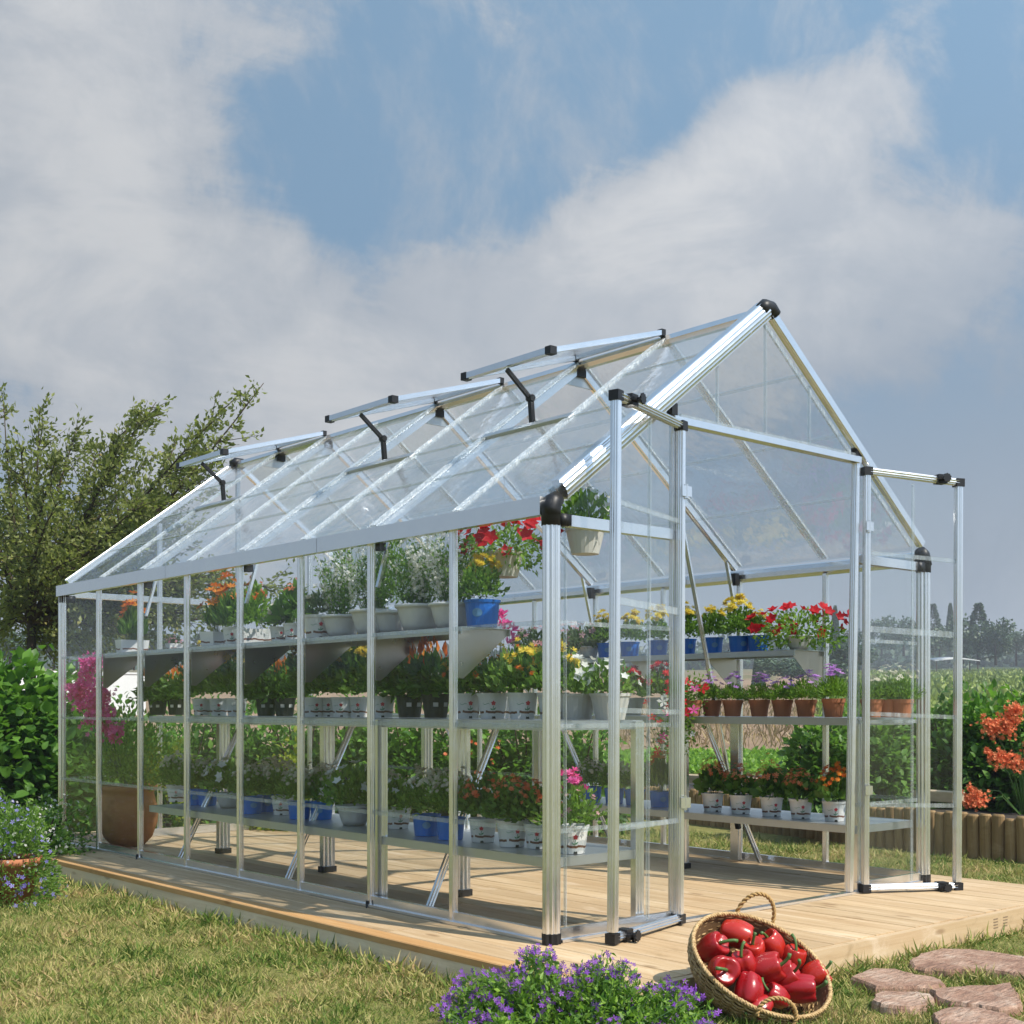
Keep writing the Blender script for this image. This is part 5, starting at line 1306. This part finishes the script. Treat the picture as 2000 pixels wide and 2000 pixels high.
# far trees ----------------------------------------------------------
FT = {}
def farmesh(kind, v):
    if (kind, v) in FT: return FT[(kind, v)]
    n = 1500
    if kind == 'cypress':
        t_ = rng.random(n); r = .13*(1-t_)**.6*np.minimum(1, t_*8+.3); a = rng.random(n)*6.28; P = np.stack([np.cos(a)*r, np.sin(a)*r, t_], 1); D = np.stack([np.cos(a)*.4, np.sin(a)*.4, np.ones(n)], 1); s = .06
    elif kind == 'conifer':
        t_ = rng.random(n)**1.2; r = .32*(1-t_)*(.65+.35*np.abs(np.sin(t_*22))); a = rng.random(n)*6.28; P = np.stack([np.cos(a)*r, np.sin(a)*r, .06+t_*.94], 1); D = np.stack([np.cos(a), np.sin(a), -.1+0*a], 1)+rng.normal(size=(n, 3))*.3; s = .06
    else:
        P = []; cs = [(rng.normal()*.22, rng.normal()*.22, rng.uniform(.35, .78), rng.uniform(.16, .28)) for _ in range(9)]
        for (x, y, z, r) in cs: d = unit(n//9); P.append(np.array([x, y, z])+d*r*(rng.random((n//9, 1))**.4))
        P = np.vstack(P); D = P-np.array([0, 0, .5])+rng.normal(size=P.shape)*.3; s = .065
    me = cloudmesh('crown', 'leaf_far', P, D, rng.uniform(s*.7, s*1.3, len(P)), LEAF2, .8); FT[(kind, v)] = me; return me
TRK = MB().tube([(0, 0, -.05), (.01, 0, .3), (0, 0, .6)], [.035, .028, .012], 7).mesh('trunk', 'bark', True)
def fartree(kind, u, vtop, vbase, dpt, label, group=None, wmul=1., var=None):
    p = atd(u, vbase, dpt); h = (vbase-vtop)/FPX*dpt; z0 = float(p[2])
    nm = {'cypress': 'cypress_tree', 'conifer': 'conifer_tree', 'round': 'broadleaf_tree'}[kind]
    o = thing(nm, label, 'tree', (float(p[0]), float(p[1]), z0-h*.03), rng.uniform(0, 6), group)
    c = link('crown', farmesh(kind, len(FT) % 4 if var is None else var), o); c.scale = (h*wmul, h*wmul, h)
    t_ = link('trunk', TRK, o); t_.scale = (h*.9, h*.9, h)
ft = [('round', 1880, 1195, 1290, 150, 'broad dark tree right of the tall right door stile', 1.0), ('conifer', 1911, 1176, 1290, 152, 'tallest dark conifer at the right horizon', 1.1), ('round', 1945, 1200, 1292, 150, 'rounded tree right of the tallest conifer', 1.0),
 ('conifer', 1822, 1178, 1272, 175, 'pointed conifer seen between door glass and stile', 1.0), ('cypress', 1856, 1180, 1265, 170, 'thin cypress left of the tall right door stile', .8), ('round', 1765, 1192, 1275, 170, 'round tree seen through the top of the right door', 1.),
 ('round', 1722, 1204, 1275, 178, 'low round tree seen through the left half of the right door', 1.2), ('cypress', 1481, 1270, 1345, 95, 'dark column cypress below the upper right shelf', 1.2), ('round', 1545, 1275, 1340, 90, 'olive bush tree right of the column cypress', 1.8), ('round', 1600, 1262, 1340, 92, 'broad olive tree behind the upper right bracket', 1.7), ('round', 1650, 1235, 1330, 100, 'dark tree behind the right door jamb', 1.3),
 ('cypress', 1631, 1185, 1280, 140, 'thin cypress just left of the right door jamb', .8), ('round', 1835, 1225, 1280, 165, 'low tree at the foot of the pointed conifer', 1.5), ('round', 1985, 1225, 1295, 170, 'low tree on the right edge of the skyline', 1.7),
 ('round', 20, 1216, 1302, 80, 'blue-green tree at the left edge below the big crown', 1.5), ('round', 62, 1212, 1302, 82, 'blue-green tree second from the left edge', 1.5), ('round', 105, 1214, 1302, 84, 'blue-green tree left of the far corner post', 1.4), ('round', 150, 1214, 1302, 84, 'dark tree seen through the farthest glass bay', 1.5), ('round', 205, 1218, 1302, 86, 'dark tree seen through the second farthest bay', 1.5),
 ('round', 262, 1222, 1303, 88, 'dark tree behind the farthest lily trough', 1.5), ('round', 322, 1226, 1303, 90, 'dark tree behind the low pink flowers', 1.5), ('round', 385, 1228, 1303, 92, 'dark tree behind the left lily trough', 1.5), ('round', 450, 1232, 1303, 95, 'dark tree behind the lily pair', 1.5)]
for i, (k, u, vt, vb, d, lab, wm) in enumerate(ft): fartree(k, u, vt, vb, d, lab, 'trees on the horizon', wm, i % 3 if k == 'round' else 0)
# continuous far woodland on the ridge
def woods():
    P = []
    for u in np.arange(-500, 2500, 9):
        d = rng.uniform(215, 300); top = 1262 if u < 1300 else 1238; top += 12*mnoise.noise(Vector((u*.012, 0, 2)))
        h = 4+rng.random()*2; base = terr(d)
        q = CAM+FW*d+RT*((u-1000)/FPX*d); dd = unit(75); dd[:, 2] = np.abs(dd[:, 2]); ztop = CAM[2]+(1380-top)/FPX*d
        q = np.array([q[0], q[1], base-.5]); P.append(q+dd*np.array([3.2, 3.2, max(2.0, ztop-base)])*(rng.random((75, 1))**.35))
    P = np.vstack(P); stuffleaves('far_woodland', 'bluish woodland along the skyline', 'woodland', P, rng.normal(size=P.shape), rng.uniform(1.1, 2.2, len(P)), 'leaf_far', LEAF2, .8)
woods()

# ------------------------------------------------------------------ big tree on the left
def bigtree():
    D0 = 13.0; base = atd(38, 1500, D0); base[2] = GZ
    o = thing('broadleaf_tree', 'large loose-crowned olive-brown tree leaning up behind the left end of the greenhouse', 'tree', tuple(base))
    mb = MB(); LP = []; LD = []; LT = []
    fork = atd(62, 1215, D0)-base
    mb.tube([(0, 0, -.1), (.02, .05, .7), tuple(fork*.55+np.array([.05, 0, .1])), tuple(fork)], [.085, .065, .05, .045], 9)
    tips = [(8, 800, .3), (40, 880, -.5), (78, 795, .4), (115, 880, -.6), (150, 838, .2), (190, 880, .6), (232, 850, -.3), (262, 800, .5), (305, 785, -.2), (290, 900, .8), (345, 860, .2), (400, 835, -.6), (515, 748, .0), (430, 800, .5), (415, 905, .3),
            (-40, 900, .2), (-60, 1000, -.4), (30, 1000, 1.), (110, 985, -1.), (200, 990, .8), (280, 980, -.8), (350, 975, .6), (400, 950, -.3), (60, 1100, .7), (150, 1090, -.9), (240, 1080, .9), (320, 1060, -.7), (385, 1030, .0), (300, 1140, .6), (210, 1160, -.4), (130, 1180, .8), (20, 1170, -.5), (380, 1130, .2), (440, 1120, -.3), (490, 1170, .3), (430, 1200, -.2), (330, 1210, .4), (230, 1225, -.3), (70, 1250, .1), (15, 1215, .5), (-50, 1120, .4), (560, 1150, .1), (545, 1190, .4), (280, 1250, .0), (160, 1250, .3)]
    for ti, (u, v, dd) in enumerate(tips):
        tip = atd(u, v, D0+dd*1.3)-base
        st = fork+(tip-fork)*0; L = np.linalg.norm(tip-fork); mid = fork*.5+tip*.5+np.array([0, 0, -.05*L if v < 1000 else .10*L])+rng.normal(size=3)*.07*L
        pts = [fork*(1-t_)**2+2*mid*t_*(1-t_)+tip*t_**2 for t_ in np.linspace(0, 1, 9)]
        mb.tube([tuple(p) for p in pts], list(np.linspace(.03, .004, 9)), 5)
        nt = int(14+L*8)
        for k in range(nt):
            t_ = rng.uniform(.28, 1.0); p = fork*(1-t_)**2+2*mid*t_*(1-t_)+tip*t_**2
            taper = (1.05-t_)**.8; dirr = rng.normal(size=3)*np.array([1, 1, .8]); dirr /= np.linalg.norm(dirr); dirr = dirr+ (tip-fork)/L*.7; ln = rng.uniform(.08, .62)*(.26+taper*.95)
            e = p+dirr*ln; mb.tube([tuple(p), tuple((p+e)/2+rng.normal(size=3)*.015), tuple(e)], [.006, .004, .0018], 3, False)
            m = int(9+ln*62)
            s_ = rng.random((m, 1)); q = p*(1-s_)+e*s_+rng.normal(size=(m, 3))*(.028+.035*taper); LP.append(q); LD.append(np.tile(dirr, (m, 1))+rng.normal(size=(m, 3))*.8)
            hgt = 1-min(1, max(0, (v-780)/420)); LT.append(np.clip(rng.random(m)*.8+.2*rng.random(), 0, 1))
    P = np.vstack(LP); D = np.vstack(LD); T = np.concatenate(LT)
    part(mb, 'trunk', 'bark', o, True)
    link('crown', cloudmesh('crown', 'leaf_tree', P, D, rng.uniform(.045, .08, len(P)), LEAF2, .5, rnd=T), o)
    print('tree leaves', len(P))
bigtree()

# ------------------------------------------------------------------ flowers in front
def purple():
    c0 = onz(1110, 2060, GZ); c0 = atd(1120, 2060, 3.95); c0[2] = GZ
    o = thing('purple_flower_bush', 'spreading bush of small purple flowers in front of the deck corner', 'flower bush', tuple(c0))
    stems_ = []; LP = []; LD = []; FPp = []; mb = MB(); LS = []
    prof = [(870, 1965), (905, 1905), (945, 1900), (985, 1905), (1030, 1862), (1075, 1868), (1110, 1905), (1150, 1890), (1190, 1860), (1225, 1890), (1260, 1922), (1310, 1925), (1345, 1935), (1390, 1970)]
    for k in range(620):
        u = rng.uniform(862, 1400); vt = np.interp(u, [a for a, b in prof], [b for a, b in prof]); v = vt-8+rng.random()**1.35*(2080-vt)*.85+rng.normal()*4
        dd = 3.95+(v-1960)/ -260*.28+rng.normal()*.07
        tip = atd(u, v, dd)-c0
        if tip[2] < .02: continue
        b0 = np.array([tip[0]*.5, tip[1]*.5, 0.])+rng.normal(size=3)*np.array([.03, .03, 0]); mb.tube([tuple(b0), tuple((b0+tip)/2+rng.normal(size=3)*.01), tuple(tip)], [.0016, .0013, .0009], 3, False)
        for q in range(19):
            t_ = rng.uniform(.35, 1.0); LP.append(b0*(1-t_)+tip*t_+rng.normal(size=3)*.006); LD.append(rng.normal(size=3)+np.array([0, 0, .5])); LS.append(rng.uniform(.018, .042)*(1.2-t_*.5))
        if rng.random() < .40:
            for q in range(int(rng.integers(4, 10))): FPp.append(tip+rng.normal(size=3)*np.array([.011, .011, .009]))
    sel = rng.random(len(LP)) < .62; LP = np.array(LP); LD = np.array(LD); LS = np.array(LS)
    link('foliage', cloudmesh('foliage', 'leaf_mid', LP[~sel], LD[~sel], LS[~sel], LEAF, .42), o); link('bright_foliage', cloudmesh('bright_foliage', 'leaf_bright', LP[sel], LD[sel], LS[sel], LEAF, .42), o)
    FPp = np.array(FPp); link('blossom', cloudmesh('blossom', 'petal_purple', FPp, rng.normal(size=FPp.shape)*.7-FW*.7+UP*.5, rng.uniform(.014, .023, len(FPp)), FLOW5, 1, flat=True), o)
    part(mb, 'stems', 'stem_green', o)
purple()
# potted lobelia at the left
pl = onz(38, 1768, GZ); lo = thing('lobelia_pot', 'terracotta pot overflowing with pale blue lobelia beside the deck at the left edge', 'potted plant', (float(pl[0]), float(pl[1])+.12, GZ))
part(MB().lathe([(.001, .0), (.10, .0), (.14, .20), (.155, .205), (.158, .24), (.14, .24), (.135, .22)], 30), 'pot', 'terracotta', lo, True); part(MB().lathe([(.001, .215), (.137, .213)], 20), 'soil', 'soil', lo)
P, D = leafmass(5200, 0, 0, .12, .24, .24, .40, .2, 3); P[:, 2] -= .12*(np.hypot(P[:, 0], P[:, 1]) > .17); link('foliage', cloudmesh('foliage', 'leaf_mid', P, D, rng.uniform(.018, .036, len(P)), LEAF2, .32), lo)
P, D = leafmass(330, 0, 0, .12, .26, .26, .43, .2, 3); P[:, 2] -= .14*(np.hypot(P[:, 0], P[:, 1]) > .17); link('blossom', cloudmesh('blossom', 'petal_blue', P, D, rng.uniform(.022, .032, len(P)), FLOW5, 1, flat=True), lo)
P, D = leafmass(110, 0, 0, .2, .25, .25, .36, .2, 3); link('white_blossom', cloudmesh('white_blossom', 'petal_white', P, D, rng.uniform(.014, .02, len(P)), FLOW5, 1, flat=True), lo)
pw = atd(72, 1650, 8.0)
wf = shrub('white_flower_bush', 'low bush of tiny white flowers behind the lobelia pot', float(pw[0]), float(pw[1]), GZ, .33, .3, .42, 1900, .04, 'leaf_mid', tpl=LEAF2)
P, D = leafmass(520, 0, 0, 0, .34, .31, .44, .18, 2); link('blossom', cloudmesh('blossom', 'petal_white', P, D, rng.uniform(.018, .028, len(P)), FLOW5, 1, flat=True), wf)

# ------------------------------------------------------------------ air
m, t = newmat('haze_air'); pv = t('ShaderNodeVolumePrincipled'); pv.inputs['Color'].default_value = (.86, .91, 1, 1); pv.inputs['Density'].default_value = .0012; pv.inputs['Anisotropy'].default_value = .1
t.l.new(pv.outputs[0], t.out.inputs['Volume'])
o = link('haze', MB().box((-420, -420, -1.6), (420, 420, 26)).mesh('haze', 'haze_air')); o['kind'] = 'stuff'; tag(o, 'thin pale summer haze softening the far trees', 'haze')
